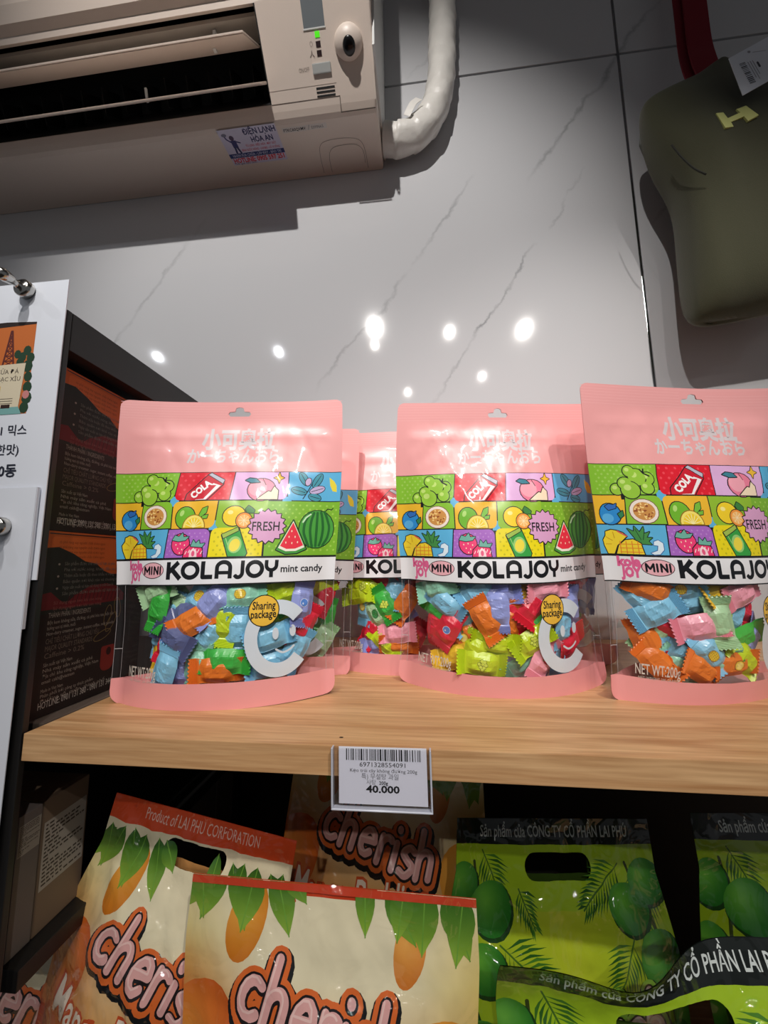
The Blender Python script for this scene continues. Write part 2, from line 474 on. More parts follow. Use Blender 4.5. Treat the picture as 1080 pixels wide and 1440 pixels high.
# ------------------------------------------------------------------ the setting
wall = top(box('wall_back', -2.2, 2.2, WALL+.006, WALL+.06, -1.45, 1.43, M['grout']), 'marble tiled wall behind the shelf', kind='structure')
JX, JZ, JW = .415, 1.013, .0028
for x0, x1 in ((JX-1.5, JX), (JX, JX+1.5)):
    for z0, z1 in ((JZ-1.2, JZ), (JZ, JZ+.41), (JZ-2.4, JZ-1.2)):
        t = box('tile', x0+JW, x1-JW, WALL, WALL+.008, z0+JW, z1-JW, M['tile'], wall, bev=.0008); t.location = (0, 0, 0)
box('joint_strip', JX-.0022, JX+.0022, WALL+.001, WALL+.007, JZ-1.2, JZ+.4, M['strip'], wall, bev=.001)
top(box('floor', -2.2, 2.2, -3.2, WALL+.06, -1.50, -1.45, M['floor']), 'stone floor of the shop', kind='structure')
top(box('ceiling', -2.2, 2.2, -3.2, WALL+.06, 1.43, 1.48, M['ceil']), 'grey painted ceiling', kind='structure')

def ceiling_spot(i, spec):
    x, y, pw, ax, ay, az, cone, bl, col = spec
    root = empty('ceiling_spotlight', (x, y, CEIL), 'round recessed ceiling spotlight, %s of the shop lamps' % ['the brightest', 'third from right', 'second from right', 'the one behind the brightest', 'second from left', 'the leftmost', 'rear right one', 'rear left one'][i], 'lamp', 'ceiling spotlights')
    bm = bmesh.new(); n = 24
    rings = [(.048, 0), (.048, -.004), (.024, -.006), (.015, .0)]
    V = [[bm.verts.new((r*math.cos(2*math.pi*k/n), r*math.sin(2*math.pi*k/n), z)) for k in range(n)] for r, z in rings]
    for a, b in zip(V, V[1:]):
        for k in range(n): bm.faces.new((a[k], a[(k+1) % n], b[(k+1) % n], b[k]))
    from_bm('trim_ring', bm, M['ac_side'], root, smooth=True)
    bm = bmesh.new(); vs = [bm.verts.new((.015*math.cos(2*math.pi*k/n), .015*math.sin(2*math.pi*k/n), -.001)) for k in range(n)]
    bm.faces.new(vs[::-1])
    em = bpy.data.materials.get('lamp_lens_%d' % i) or mat('lamp_lens_%d' % i, (255, 255, 255), .4)
    b = em.node_tree.nodes['Principled BSDF']; b.inputs['Emission Color'].default_value = (*col, 1); b.inputs['Emission Strength'].default_value = 14
    from_bm('lens', bm, em, root, fix=False)
    ld = bpy.data.lights.new('spot_light', 'SPOT'); ld.energy = pw; ld.color = col; ld.spot_size = R(cone); ld.spot_blend = bl; ld.shadow_soft_size = .014
    lo = bpy.data.objects.new('spot_light', ld); C.objects.link(lo); lo.parent = root; lo.location = (0, 0, -.03)
    d = Vector((ax-x, ay-y, CZ+az-CEIL)); lo.rotation_euler = d.to_track_quat('-Z', 'Y').to_euler()
for i, s in enumerate(LAMPS): ceiling_spot(i, s)

# ------------------------------------------------------------------ shelf unit
SZ = -.1297; SY = .284; SX0 = -.3152; LZ = -.60
top(box('wooden_shelf', SX0, .85, SY, WALL-.004, SZ-.020, SZ, M['wood'], bev=.0006), 'pale wooden wall shelf board carrying the pink candy bags', 'shelf', 'wooden shelf boards')
top(box('wooden_shelf', SX0, .85, SY+.01, WALL-.026, LZ-.02, LZ, M['wood'], bev=.0006), 'lower wooden shelf board under the jelly bags', 'shelf', 'wooden shelf boards')
top(box('shade_board', SX0+.001, .85, WALL-.02, WALL-.004, LZ-.5, SZ-.0205, M['dark']), 'added dark board standing in for shade behind the jelly bags', kind='structure')  # added board, its dark colour replaces the shade under the shelf
# two small dark specks on the board
a = Art(lambda x, y: (x, y))
a.ell(0, 0, .0016, .0011, (40, 28, 20), 0)
top(flat_art('wood_speck', a, (-.065, .297, SZ), (1, 0, 0), (0, 1, 0), M['paper'], base=.0001), 'small dark speck on the wooden board above the price tag', 'speck')

# price tag in a clear holder on the board edge
TX0, TX1, TZ0, TZ1 = -.0668, .0006, -.1672, -.1285
def tag_holder():
    yb = SY-.0006
    h = bmesh.new()
    box_bm(TX0, TX1, yb-.0050, yb-.0040, TZ0, TZ1, .0004, 1, h); box_bm(TX0, TX1, yb-.0010, yb, TZ0, TZ1, .0003, 1, h)
    rim = bmesh.new(); box_bm(TX0-.0012, TX1+.0012, yb-.0050, yb, TZ0-.0012, TZ0, .0003, 1, rim); box_bm(TX0-.0012, TX0, yb-.0050, yb, TZ0, TZ1, .0003, 1, rim)
    box_bm(TX1, TX1+.0012, yb-.0050, yb, TZ0, TZ1, .0003, 1, rim)
    rim = from_bm('holder_rim', rim, mat('frosted_rim', (196, 200, 212), .25, coat=.5))
    holder = from_bm('clear_holder', h, M['acrylic'])
    px0, px1, pz0, pz1 = TX0+.004, TX1-.002, TZ0+.0025, TZ1+.0004
    paper = box('paper_card', px0, px1, yb-.0030, yb-.0026, pz0, pz1, mat('tag_paper', (232, 232, 242), .6))
    W_, H_ = px1-px0, pz1-pz0
    A = Art(lambda x, y: (x/1000*W_, H_-y/1000*W_))      # 1000 wide
    rnd = random.Random(5); x = 85
    while x < 945:
        wd = rnd.choice((7, 7, 12, 18)); A.rect(x, 18, x+wd, 140, BLACK, 0); x += wd+rnd.choice((6, 9, 14, 20))
    A.text('6971328554091', 500, 205, 48, (45, 45, 50), 0, width=520)
    A.text('Kẹo trái cây không đường 200g', 510, 262, 36, (80, 80, 86), 0, width=760)
    A.text('특) 무설탕 과일', 470, 330, 48, (110, 110, 118), 0, width=420)
    A.text('사탕', 370, 388, 42, (120, 120, 128), 0); A.text('200g', 510, 388, 36, (40, 40, 44), 0, bold=.02)
    A.text('40.000', 500, 470, 72, (30, 30, 34), 0, bold=.03, width=380)
    pr = flat_art('tag_print', A, (px0, yb-.0030, pz0), (1, 0, 0), (0, 0, 1), M['paper'], base=.0001)
    g = grp('price_tag', ((TX0+TX1)/2, yb, TZ0), 'white shelf price tag reading 40.000 in clear holder on wooden shelf edge', 'price tag', [holder, rim, paper])
    pr.parent = paper; pr.location = (0, 0, 0)
    g.rotation_euler = (0, R(-.6), 0)
tag_holder()

# ------------------------------------------------------------------ left display rack, sign cards, coffee boxes, cartons
RX = SX0-.0012
def rack():
    P = [box('front_post', RX-.032, RX-.0006, .284, .2890, -1.45, .2315, M['black'], bev=.0008),
         box('top_rail', RX-.0185, RX-.0006, .2892, WALL-.004, .1952, .2315, M['black'], bev=.001),
         box('rear_post', RX-.030, RX-.002, WALL-.044, WALL-.024, -1.45, .1952, M['black'], bev=.001),
         box('rack_shelf', RX-.60, RX-.004, .304, WALL-.004, SZ-.016, SZ-.001, M['carton'], bev=.001),
         box('dark_fill_board', RX-.60, RX-.004, WALL-.022, WALL-.006, -1.40, SZ-.018, M['dark']),  # added board, darkens the gap below the rack shelf
         box('bottom_shelf', RX-.60, RX-.004, .304, WALL-.03, LZ-.02, LZ, M['wood'], bev=.001),
         box('lower_shelf', RX-.60, RX-.004, .304, WALL-.03, -.326, -.3105, M['black'], bev=.001),
         box('top_board', RX-.60, RX-.024, .304, WALL-.004, .205, .2315, M['black'], bev=.001)]
    cr = P[1]
    grp('display_rack', (RX-.016, .294, -1.45), 'black metal display rack beside the wooden shelf', 'rack', P)
rack()

def coffee_box(z0, z1, label, top_open):
    xs = -.3352; y0, y1 = .305, .425
    body = box('carton', xs-.16, xs, y0, y1, z0, z1, mat('dark_carton', (44, 33, 29), .45, coat=.2), bev=.001)
    Wd, Hd = y1-y0, z1-z0
    A = Art(lambda x, y: (x/1000*Wd, Hd-y/1000*Wd)); Hh = Hd/Wd*1000
    OR = (190, 92, 40); DK = (38, 30, 28); MT = (34, 38, 34); RD = (104, 30, 34); TXT = (150, 140, 130)
    A.rect(0, 0, 1000, Hh, DK, 0); A.rect(0, 0, 1000, 340, OR, 1)
    A.rrect(30, 40, 960, 300, 30, (204, 102, 46), 2)
    for k in range(4): A.text('cà phê rang xay nguyên chất thơm ngon', 300, 90+k*38, 22, (140, 66, 30), 3, width=420)
    A.poly([(0, 130), (90, 120), (220, 170), (330, 230), (440, 250), (520, 310), (650, 360), (800, 440), (1000, 520), (1000, 620), (0, 620)], MT, 3)
    A.poly([(0, 470), (60, 460), (130, 520), (190, 560), (260, 500), (400, 430), (560, 420), (680, 450), (760, 520), (760, 580), (0, 590)], RD, 4)
    for k in range(14): A.stroke([(200+k*38, 560), (220+k*38, 500-40*math.sin(k/13*math.pi))], 8, (70, 24, 28), 5)
    ln = ['Sản phẩm được chế biến từ hạt cà phê', 'Pha với nước nóng, khuấy đều và dùng', 'Thêm sữa hoặc đá theo khẩu vị riêng', 'Bảo quản nơi khô ráo và thoáng mát', 'Ngày sản xuất và hạn sử dụng in trên bao bì']
    for k in range(6):
        A.text(ln[k % 5], 150, 260+k*46, 26, (110, 108, 100), 6, align='l', width=560 if k % 2 else 480)
        if k % 2 == 0: A.ell(105, 252+k*46, 9, 9, TXT, 6, n=8)
    for k in range(2): A.text('Sử dụng ngon hơn khi còn nóng', 90, 555+k*40, 24, (140, 80, 76), 6, align='l', width=430)
    y = 650
    A.text('THÀNH PHẦN / INGREDIENTS', 60, y, 38, TXT, 6, align='l', width=360)
    for k, t in enumerate(('Bột kem không sữa, đường, cà phê hòa tan, bột sữa', 'hương vani tự nhiên, muối', 'Non-dairy creamer, sugar, instant coffee, milk powder')):
        A.text(t, 60, y+48+k*40, 26, TXT, 6, align='l', width=(600, 230, 620)[k])
    for k, t in enumerate(('CHỈ TIÊU CHẤT LƯỢNG CHỦ YẾU', 'MAJOR QUALITY STANDARDS', 'Caffeine > 0.2%')):
        A.text(t, 60, y+188+k*52, 38, (112, 98, 88), 6, align='l', width=(460, 400, 330)[k])
    for k, t in enumerate(('Sản xuất tại Việt Nam', 'Nhà máy sản xuất cà phê', 'Địa chỉ: khu công nghiệp, Việt Nam', 'email: cskh@vietnam')):
        A.text(t, 60, y+350+k*40, 26, TXT, 6, align='l', width=(230, 420, 480, 260)[k])
    for k, t in enumerate(('Made in Viet Nam', 'Phân phối bởi công ty thực phẩm', 'Đường số, quận, thành phố')):
        A.text(t, 60, y+530+k*36, 24, TXT, 6, align='l', width=(170, 440, 560)[k])
    A.text('HOTLINE: 0901 131 380 - 0901 131 344', 50, Hh-55, 48, (190, 184, 176), 6, align='l', width=640)
    # coffee plant and cup
    for cx, cy, rot in ((640, 760, 60), (560, 860, 20), (700, 640, 100), (600, 700, 80)):
        A.stroke(el(cx, cy, 90, 34, -rot, 14), 6, (120, 100, 62), 5, closed=True); 
    A.rrect(560, 960, 700, 1170, (20, 20, 60, 60), (128, 42, 36), 6); A.ell(640, 1010, 26, 34, (50, 24, 22), 7)
    pr = flat_art('side_print', A, (xs, y0, z0), (0, 1, 0), (0, 0, 1), M['paper'], base=.0003)
    lid = box('lid_seam', xs-.0002, xs+.0004, y0+.001, y1-.001, z1-.0028, z1-.0018, M['black'])
    pr.parent = body; lid.parent = body
    grp('coffee_box', (xs-.08, (y0+y1)/2, z0), label, 'box', [body], 'coffee boxes on the display rack')
coffee_box(-.1300, .0318, 'dark printed coffee box standing on the rack, lower of the stacked two', 0)
coffee_box(.0322, .1880, 'dark printed coffee box with orange top, upper of the stacked two', 1)

def signs():
    y = .2825
    s1 = box('card', -.52, -.3172, y, y+.0008, -.0112, .2604, M['white_pl'])
    Wd, Hd = .2028, .2716
    A = Art(lambda x, y_: (x+.52, y_+.0112), up=True)           # eye-relative metres, y up
    OR = (196, 106, 48)
    A.poly([(-.46, .212), (-.3449, .2206), (-.3451, .1334), (-.46, .1325)], OR, 0)
    A.poly([(-.46, .2205), (-.375, .2222), (-.3449, .2206), (-.3449, .2185), (-.46, .214)], (40, 28, 26), 1)
    # lattice tower
    TW = (92, 38, 34)
    A.stroke([(-.3695, .213), (-.3750, .178)], .0018, TW, 2); A.stroke([(-.3685, .213), (-.3635, .178)], .0018, TW, 2)
    for k in range(7):
        zz = .208-k*.0048; h = .0007+k*.00072
        A.stroke([(-.369-h, zz), (-.369+h, zz)], .0010, TW, 2)
        if k < 6:
            A.stroke([(-.369-h, zz), (-.369+h+.0007, zz-.0048)], .0008, TW, 2); A.stroke([(-.369+h, zz), (-.369-h-.0007, zz-.0048)], .0008, TW, 2)
    for cx, cz, r in ((-.3605, .190, .0035), (-.3555, .187, .004), (-.351, .193, .004), (-.347, .186, .004), (-.357, .182, .004), (-.349, .178, .005), (-.3475, .168, .004), (-.347, .158, .0045), (-.3465, .148, .005), (-.348, .139, .0045)):
        A.ell(cx, cz, r, r*1.2, (34, 64, 44), 3, n=9)
    A.ell(-.3475, .151, .0035, .004, (200, 130, 130), 4, n=9)
    A.poly([(-.46, .178), (-.351, .181), (-.3535, .140), (-.46, .139)], (216, 204, 178), 5)
    A.text('CÀ PHÊ SỮA ĐÁ', -.357, .1715, .0042, (60, 50, 44), 6, align='r'); A.text('BẠC XỈU', -.366, .1645, .0040, (60, 50, 44), 6)
    A.rect(-.382, .160, -.3735, .150, (214, 176, 70), 6); A.text('3IN1', -.3777, .153, .003, (90, 60, 20), 7)
    for k in range(3): A.rect(-.41, .1475-k*.0022, -.360, .1482-k*.0022, (120, 110, 96), 6)
    A.rect(-.371, .1425, -.362, .1390, (52, 30, 26), 6)
    A.poly([(-.46, .139), (-.3535, .140), (-.3500, .1334), (-.46, .1325)], (120, 170, 168), 5)
    A.text('3IN1 믹스', -.3424, .1145, .0074, (40, 44, 60), 6, align='r', bold=.01)
    A.text('(진한맛)', -.3478, .0970, .0074, (40, 44, 60), 6, align='r', bold=.01)
    A.text('85.000동', -.3478, .0775, .0088, (34, 38, 54), 6, align='r', bold=.025)
    pr = flat_art('card_print', A, (-.52, y, -.0112), (1, 0, 0), (0, 0, 1), M['paper'], base=.0001)
    pr.parent = s1
    grp('sign_card', (-.418, y, -.0112), 'white hanging sign card with a tower picture and Korean price text', 'sign', [s1], 'sign cards on the rack')
    s2 = box('card', -.52, -.3220, .2790, .2796, -.30, .066, M['white_pl'])
    rim = box('folded_edge', -.3222, -.3214, .2790, .2815, -.05, .066, M['white_pl'])
    o = grp('sign_card', (-.42, .2793, -.30), 'blank white card hanging lower in front of the sign card', 'sign', [s2, rim], 'sign cards on the rack')
    def pin(x, z, yy, label, spread):
        root = empty('push_magnet', (x, yy, z+CZ), label, 'magnet', 'magnets holding the cards')
        prof = [(0, 0), (.0075, 0), (.0080, .0012), (.0080, .006), (.0068, .0072), (.0036, .0080), (.0030, .0125), (.0042, .015), (.0052, .019), (.0052, .023), (.0036, .0258), (0, .0265)]
        bm = bmesh.new(); n = 20; prev = None
        for r, h in prof:
            ring = [bm.verts.new((r*math.cos(2*math.pi*k/n), -h, r*math.sin(2*math.pi*k/n))) for k in range(n)] if r > 0 else [bm.verts.new((0, -h, 0))]
            if prev is not None:
                for k in range(n):
                    if len(prev) == 1: bm.faces.new((prev[0], ring[k], ring[(k+1) % n]))
                    elif len(ring) == 1: bm.faces.new((prev[k], prev[(k+1) % n], ring[0]))
                    else: bm.faces.new((prev[k], prev[(k+1) % n], ring[(k+1) % n], ring[k]))
            prev = ring
        o = from_bm('magnet_pin', bm, M['steel'], root, smooth=True)
    pin(-.3575, .2515, .2822, 'shiny steel push magnet at the top of the picture sign card', 0)
    pin(-.3490, .0330, .2788, 'steel push magnet on the blank lower white card', 0)
signs()

def cartons():
    for (y0, y1, z0, z1, lab, cl) in ((.306, .3258, -.310, -.2045, 'grey printed carton in the dark below the coffee boxes, nearer one', (118, 108, 104)),
                                  (.3268, .3720, -.310, -.2045, 'brown printed carton in the dark below the coffee boxes, farther one', (120, 100, 82))):
        x1 = -.3352; b = box('carton', x1-.20, x1, y0, y1, z0, z1, mat('old_carton', cl, .6), bev=.001)
        A = Art(lambda x, y: (x/1000*(y1-y0), (z1-z0)-y/1000*(y1-y0)))
        A.rect(40, 400, 960, 1600, (168, 158, 146), 0)
        rnd = random.Random(int(y0*1000))
        for k in range(16):
            x = 80
            while x < 880:
                wd = rnd.randint(30, 110); A.rect(x, 450+k*70, min(x+wd, 920), 482+k*70, (70, 60, 54), 1); x += wd+rnd.randint(14, 40)
                if rnd.random() < .12: break
        p = flat_art('label_print', A, (x1, y0, z0), (0, 1, 0), (0, 0, 1), M['paper']); p.parent = b
        grp('carton_box', (x1-.1, (y0+y1)/2, z0), lab, 'box', [b], 'cartons under the shelf')
cartons()

# ------------------------------------------------------------------ air conditioner
B_ = np.array([0, .56, .794]); C_ = np.array([0, .468, .895]); A_ = np.array([0, WALL-.001, .81])
SE = (C_-B_)/np.linalg.norm(C_-B_); SN = np.cross([1, 0, 0], SE)
UE = (A_-B_)/np.linalg.norm(A_-B_)
def on_slope(bm):
    m = Matrix(((1, 0, 0), tuple(SE), tuple(SN))).transposed().to_4x4(); m.translation = tuple(B_)
    bmesh.ops.transform(bm, matrix=m, verts=bm.verts[:]); return bm
def slope_box(name, x0, x1, a0, a1, h0, h1, m, bev=0.): return from_bm(name, on_slope(box_bm(x0, x1, a0, a1, h0, h1, bev)), m)

def air_conditioner():
    XR, XO, XL = -.063, -.2495, -1.25
    P = []
    prof = [(A_[1], A_[2]), (.60, .7995), (.568, .7945), (.56, .796), (.553, .802), tuple((B_+SE*.02)[1:]), tuple(C_[1:]), (.455, .918), (.448, .96), (.446, 1.10), (.452, 1.24), (.475, 1.275), (WALL-.001, 1.28)]
    bm = extrude_profile(prof, XO, XR)
    bmesh.ops.bevel(bm, geom=[e for e in bm.edges if all(abs(v.co.x-XR) < 1e-6 for v in e.verts)], offset=.006, segments=3, affect='EDGES', profile=.6)
    P.append(from_bm('control_panel', bm, M['ac']))
    L0, L1 = B_+SE*.0205, C_+SE*-.001
    prof = [(A_[1], A_[2]), (.60, .7995), (.568, .7945), (.56, .796), (.553, .802), tuple(L0[1:]), (.5515, .818), (.575, .86), (.60, .91), (.56, .985), (.50, .965), (.478, .905), tuple(L1[1:]), (.455, .918), (.452, .96), (.452, 1.24), (.475, 1.275), (WALL-.001, 1.28)]
    body = from_bm('main_body', extrude_profile(prof, XL, XO), M['ac'])
    body.data.materials.append(M['ac_dark']); body.data.materials.append(M['ac_grey'])
    for f in body.data.polygons:
        c = f.center
        if abs(f.normal.x) < .5 and .478 < c.y < .599 and .83 < c.z < .99 and c.y > .48:
            f.material_index = 1
        if abs(f.normal.x) < .5 and .47 < c.y < .495 and .90 < c.z < .97: f.material_index = 2
    P.append(body)
    P.append(from_bm('outlet_end_wall', extrude_profile([tuple(L0[1:]), (.58, .83), (.61, .90), (.57, .98), (.49, .96), tuple(L1[1:])], XO-.002, XO), M['ac_dark']))
    P.append(box('side_cover', XR, XR+.004, .500, WALL-.001, .83, 1.26, M['ac_side'], bev=.0015))
    fp = from_bm('front_panel', extrude_profile([(.470, .900), (.452, .906), (.441, .925), (.437, .97), (.437, 1.24), (.452, 1.24), (.452, .925), (.468, .906)], XL, XO-.004), M['ac'])
    P.append(fp)
    gp = from_bm('duct_plate', extrude_profile([(.484, .905), (.535, .935), (.537, .931), (.486, .900)], XL, XO-.004), M['ac_grey'])
    P.append(gp)
    # flaps
    def flap(y0, z0, y1, z1, th, xr0, xr1):
        d = np.array([y1-y0, z1-z0]); d /= np.hypot(*d); n = np.array([-d[1], d[0]])*th/2
        pts = [(y0-n[0], z0-n[1]), (y0+n[0], z0+n[1]), (y1+n[0], z1+n[1]), (y1-n[0], z1-n[1])]
        bm = extrude_profile(pts, XL, XO-.01)
        for v in bm.verts:
            if v.co.x > XL+.01: v.co.x = xr0 if abs(v.co.y-y0) < abs(v.co.y-y1) else xr1
        bmesh.ops.bevel(bm, geom=bm.edges[:], offset=th*.3, segments=2, affect='EDGES')
        return from_bm('air_flap', bm, M['ac'])
    P.append(flap(.475, .853, .512, .881, .004, -.270, -.258))
    P.append(flap(.498, .783, .532, .836, .004, -.246, -.252))
    for i in range(22):                                  # upright vanes inside the outlet
        x = -.285-i*.042
        v = from_bm('air_vane', extrude_profile([(.552, .845), (.588, .885), (.575, .925), (.535, .885)], x, x+.0012), M['ac_dark']); P.append(v)
    for x in (-.48, -.80): P.append(from_bm('flap_arm', extrude_profile([(.530, .832), (.533, .832), (.527, .852), (.524, .852)], x, x+.004), M['ac_side']))
    for x in (-.335,): P.append(from_bm('flap_arm', extrude_profile([(.497, .866), (.503, .866), (.500, .900), (.494, .900)], x, x+.005), M['ac_side']))
    # controls on the slanted face
    P.append(slope_box('display_window', -.1747, -.1393, .1003, .140, -.001, .0004, M['lcd'], .0003))
    fr = slope_box('display_frame', -.1757, -.1383, .0985, .1003, -.001, .0010, M['ac_side'], .0003); P.append(fr)
    for a, m in ((.0927, 'led'), (.0822, 'led_off'), (.0722, 'led_off')): P.append(slope_box('indicator_light', -.1575, -.1495, a-.0034, a+.0034, -.001, .0006, M[m], .0004))
    P.append(slope_box('power_button', -.1680, -.1365, .0487, .0612, -.001, .0028, M['btn'], .0012))
    for k in range(3): P.append(slope_box('vent_slot', -.1660, -.1335, .0215+k*.0048, .0240+k*.0048, -.001, .0004, M['ac_dark']))
    bm = bmesh.new(); bmesh.ops.create_uvsphere(bm, u_segments=24, v_segments=16, radius=1)
    bmesh.ops.scale(bm, vec=(.0235, .0215, .014), verts=bm.verts[:]); bmesh.ops.translate(bm, vec=(-.103, .0790, .001), verts=bm.verts[:])
    ball = from_bm('sensor_dome', on_slope(bm), M['ac'], smooth=True); P.append(ball)
    bm = bmesh.new(); bmesh.ops.create_uvsphere(bm, u_segments=20, v_segments=12, radius=1)
    bmesh.ops.scale(bm, vec=(.0105, .0118, .0055), verts=bm.verts[:]); bmesh.ops.rotate(bm, cent=(0, 0, 0), matrix=Matrix.Rotation(R(28), 3, 'X'), verts=bm.verts[:])
    bmesh.ops.translate(bm, vec=(-.1012, .0715, .0127), verts=bm.verts[:])
    eye = from_bm('sensor_eye', on_slope(bm), mat('sensor_black', (14, 14, 16), .25), smooth=True)
    # seams
    P.append(slope_box('panel_seam', -.2495, -.126, .0198, .0206, -.001, .0003, M['groove']))
    P.append(slope_box('panel_seam', -.2495, -.130, .0362, .0368, -.001, .0003, mat('faint_seam', (190, 176, 166), .6)))
    P.append(slope_box('panel_seam', -.1268, -.1258, .0, .0206, -.001, .0003, M['groove']))
    P.append(slope_box('panel_seam', -.1268, -.065, -.0004, .0003, -.001, .0022, M['groove']))
    A = Art(lambda x, y: (x, y), up=True)
    A.text('ON/OFF', -.1830, .0535, .0052, (150, 138, 128), 0, width=.018)
    A.text('人', -.1660, .0690, .0062, (120, 105, 100), 0)
    A.stroke(el(-.1655, .0835, .0022, .0028, 0, 10), .0005, (160, 146, 136), 0, closed=True)
    p = flat_art('panel_print', A, B_, (1, 0, 0), SE, M['paper'], base=.0004); P.append(p)
    # underside: embossed arches, sticker and model label (v measured from the front edge towards the wall)
    A = Art(lambda x, b: (x, -b))
    A.stroke(smooth_path([(-.1874, .112), (-.1855, .075), (-.1790, .053), (-.1600, .0458), (-.125, .0458), (-.103, .053), (-.0955, .072), (-.0945, .112)], 5), .0007, (120, 106, 96), 0)
    A.stroke(smooth_path([(-.1702, .112), (-.1690, .085), (-.1630, .067), (-.1480, .0592), (-.118, .0592), (-.1035, .066), (-.0985, .08), (-.0985, .100)], 5), .0007, (120, 106, 96), 0)
    P.append(flat_art('embossed_arch', A, B_, (1, 0, 0), -UE, M['paper'], base=.0007))
    sx0, sx1, b0, b1 = -.3630, -.2515, .0020, .0725
    st = Art(lambda x, y: (x, -y)); k = (sx1-sx0)/1000
    T = lambda x, y: (sx0+x*k, -(b0+y*k)); st = Art(T); hh = (b1-b0)/k
    st.rect(0, 0, 1000, hh, (206, 200, 222), 0)
    st.text('ĐIỆN LẠNH', 700, 120, 92, (30, 30, 90), 1, bold=.03, width=560); st.text('HÒA AN', 700, 255, 90, (30, 30, 90), 1, bold=.03, width=380)
    st.text('TỦ LẠNH - ĐIỀU HÒA - MÁY GIẶT', 640, 325, 38, (190, 50, 90), 1, bold=.02, width=540); st.text('BÌNH NƯỚC NÓNG - LAVABO - LÒ VI SÓNG', 610, 395, 38, (190, 50, 90), 1, bold=.02, width=680)
    st.rect(0, 420, 1000, 500, (34, 50, 110), 1); st.text('NHẬN SỬA CHỮA - LẮP ĐẶT - BẢO TRÌ', 500, 482, 44, (190, 190, 220), 2, bold=.02, width=880)
    st.text('HOTLINE: 0905 597 251', 500, 590, 82, (214, 40, 56), 1, bold=.04, width=930); st.text('Thời gian bảo hành:', 230, 625, 36, (30, 30, 60), 1, width=420)
    st.ell(190, 150, 40, 44, (80, 60, 90), 2, n=12); st.rect(150, 190, 240, 320, (50, 50, 110), 2); st.stroke([(175, 320), (165, 410)], 34, (40, 40, 90), 2); st.stroke([(215, 320), (240, 410)], 34, (40, 40, 90), 2)
    st.stroke([(150, 215), (95, 160), (80, 110)], 22, (50, 50, 110), 2); st.stroke([(240, 215), (300, 240)], 22, (50, 50, 110), 2); st.ell(85, 90, 45, 28, (120, 116, 140), 2, n=12)
    stick = flat_art('service_sticker', st, B_, (1, 0, 0), -UE, M['print'], base=.0008)
    lb = Art(lambda x, b: (x, -b))
    lb.rect(-.2420, .0125, -.158, .0225, (214, 206, 200), 0); lb.text('FTKC60QVMV', -.2395, .0205, .0052, (60, 56, 60), 1, align='l', bold=.02, width=.042)
    lb.stroke([(-.193, .0215), (-.190, .0130)], .0006, (80, 76, 80), 1); lb.text('E099665', -.1865, .0205, .0050, (90, 86, 90), 1, align='l', width=.022)
    P += [stick, flat_art('model_label', lb, B_, (1, 0, 0), -UE, M['paper'], base=.0008)]
    g = grp('air_conditioner', (-.4, WALL, .81), 'beige wall mounted air conditioner above the shelf with open flaps', 'air conditioner', P)
    eye.parent = ball; eye.location = (0, 0, 0)
air_conditioner()

def pipe():
    path = smooth_path([(-.0575, .645, .836), (-.030, .645, .832), (.008, .645, .842), (.040, .645, .885), (.056, .645, .950), (.063, .645, 1.05), (.066, .645, 1.16), (.067, .645, 1.30), (.067, .645, 1.428)], 14)
    rnd = random.Random(3)
    def mod(d, a):
        ph = (d/.036+a/(2*math.pi)*.6) % 1.0
        return 1.0+.11*(1-ph)*(1 if ph < .97 else .3)-.03+.03*math.sin(3*a+d*40)+.02*math.sin(5*a-d*90)
    v, f = tube(path, .0265, 32, mod)
    o = mesh('taped_sleeve', v, f, M['tape'], smooth=True)
    # a loose end of tape
    e = smooth_path([(-.012, .6165, .846), (.000, .6130, .866), (.012, .6145, .878)], 6)
    vs, fs = [], []
    for i, p in enumerate(e):
        vs += [(p[0]-.006, p[1], p[2]+.004), (p[0]+.006, p[1]-.001, p[2]-.004), (p[0]-.006, p[1]+.001, p[2]+.0045), (p[0]+.006, p[1], p[2]-.0035)]
        if i:
            b = i*4; fs += [(b-4, b-3, b+1, b), (b-2, b-1, b+3, b+2), (b-4, b, b+2, b-2), (b-3, b-1, b+3, b+1)]
    t = mesh('loose_tape', vs, fs, M['tape'])
    grp('insulated_pipe', (.06, .645, .815), 'white taped pipe bending upward beside the air conditioner', 'pipe', [o, t])
pipe()

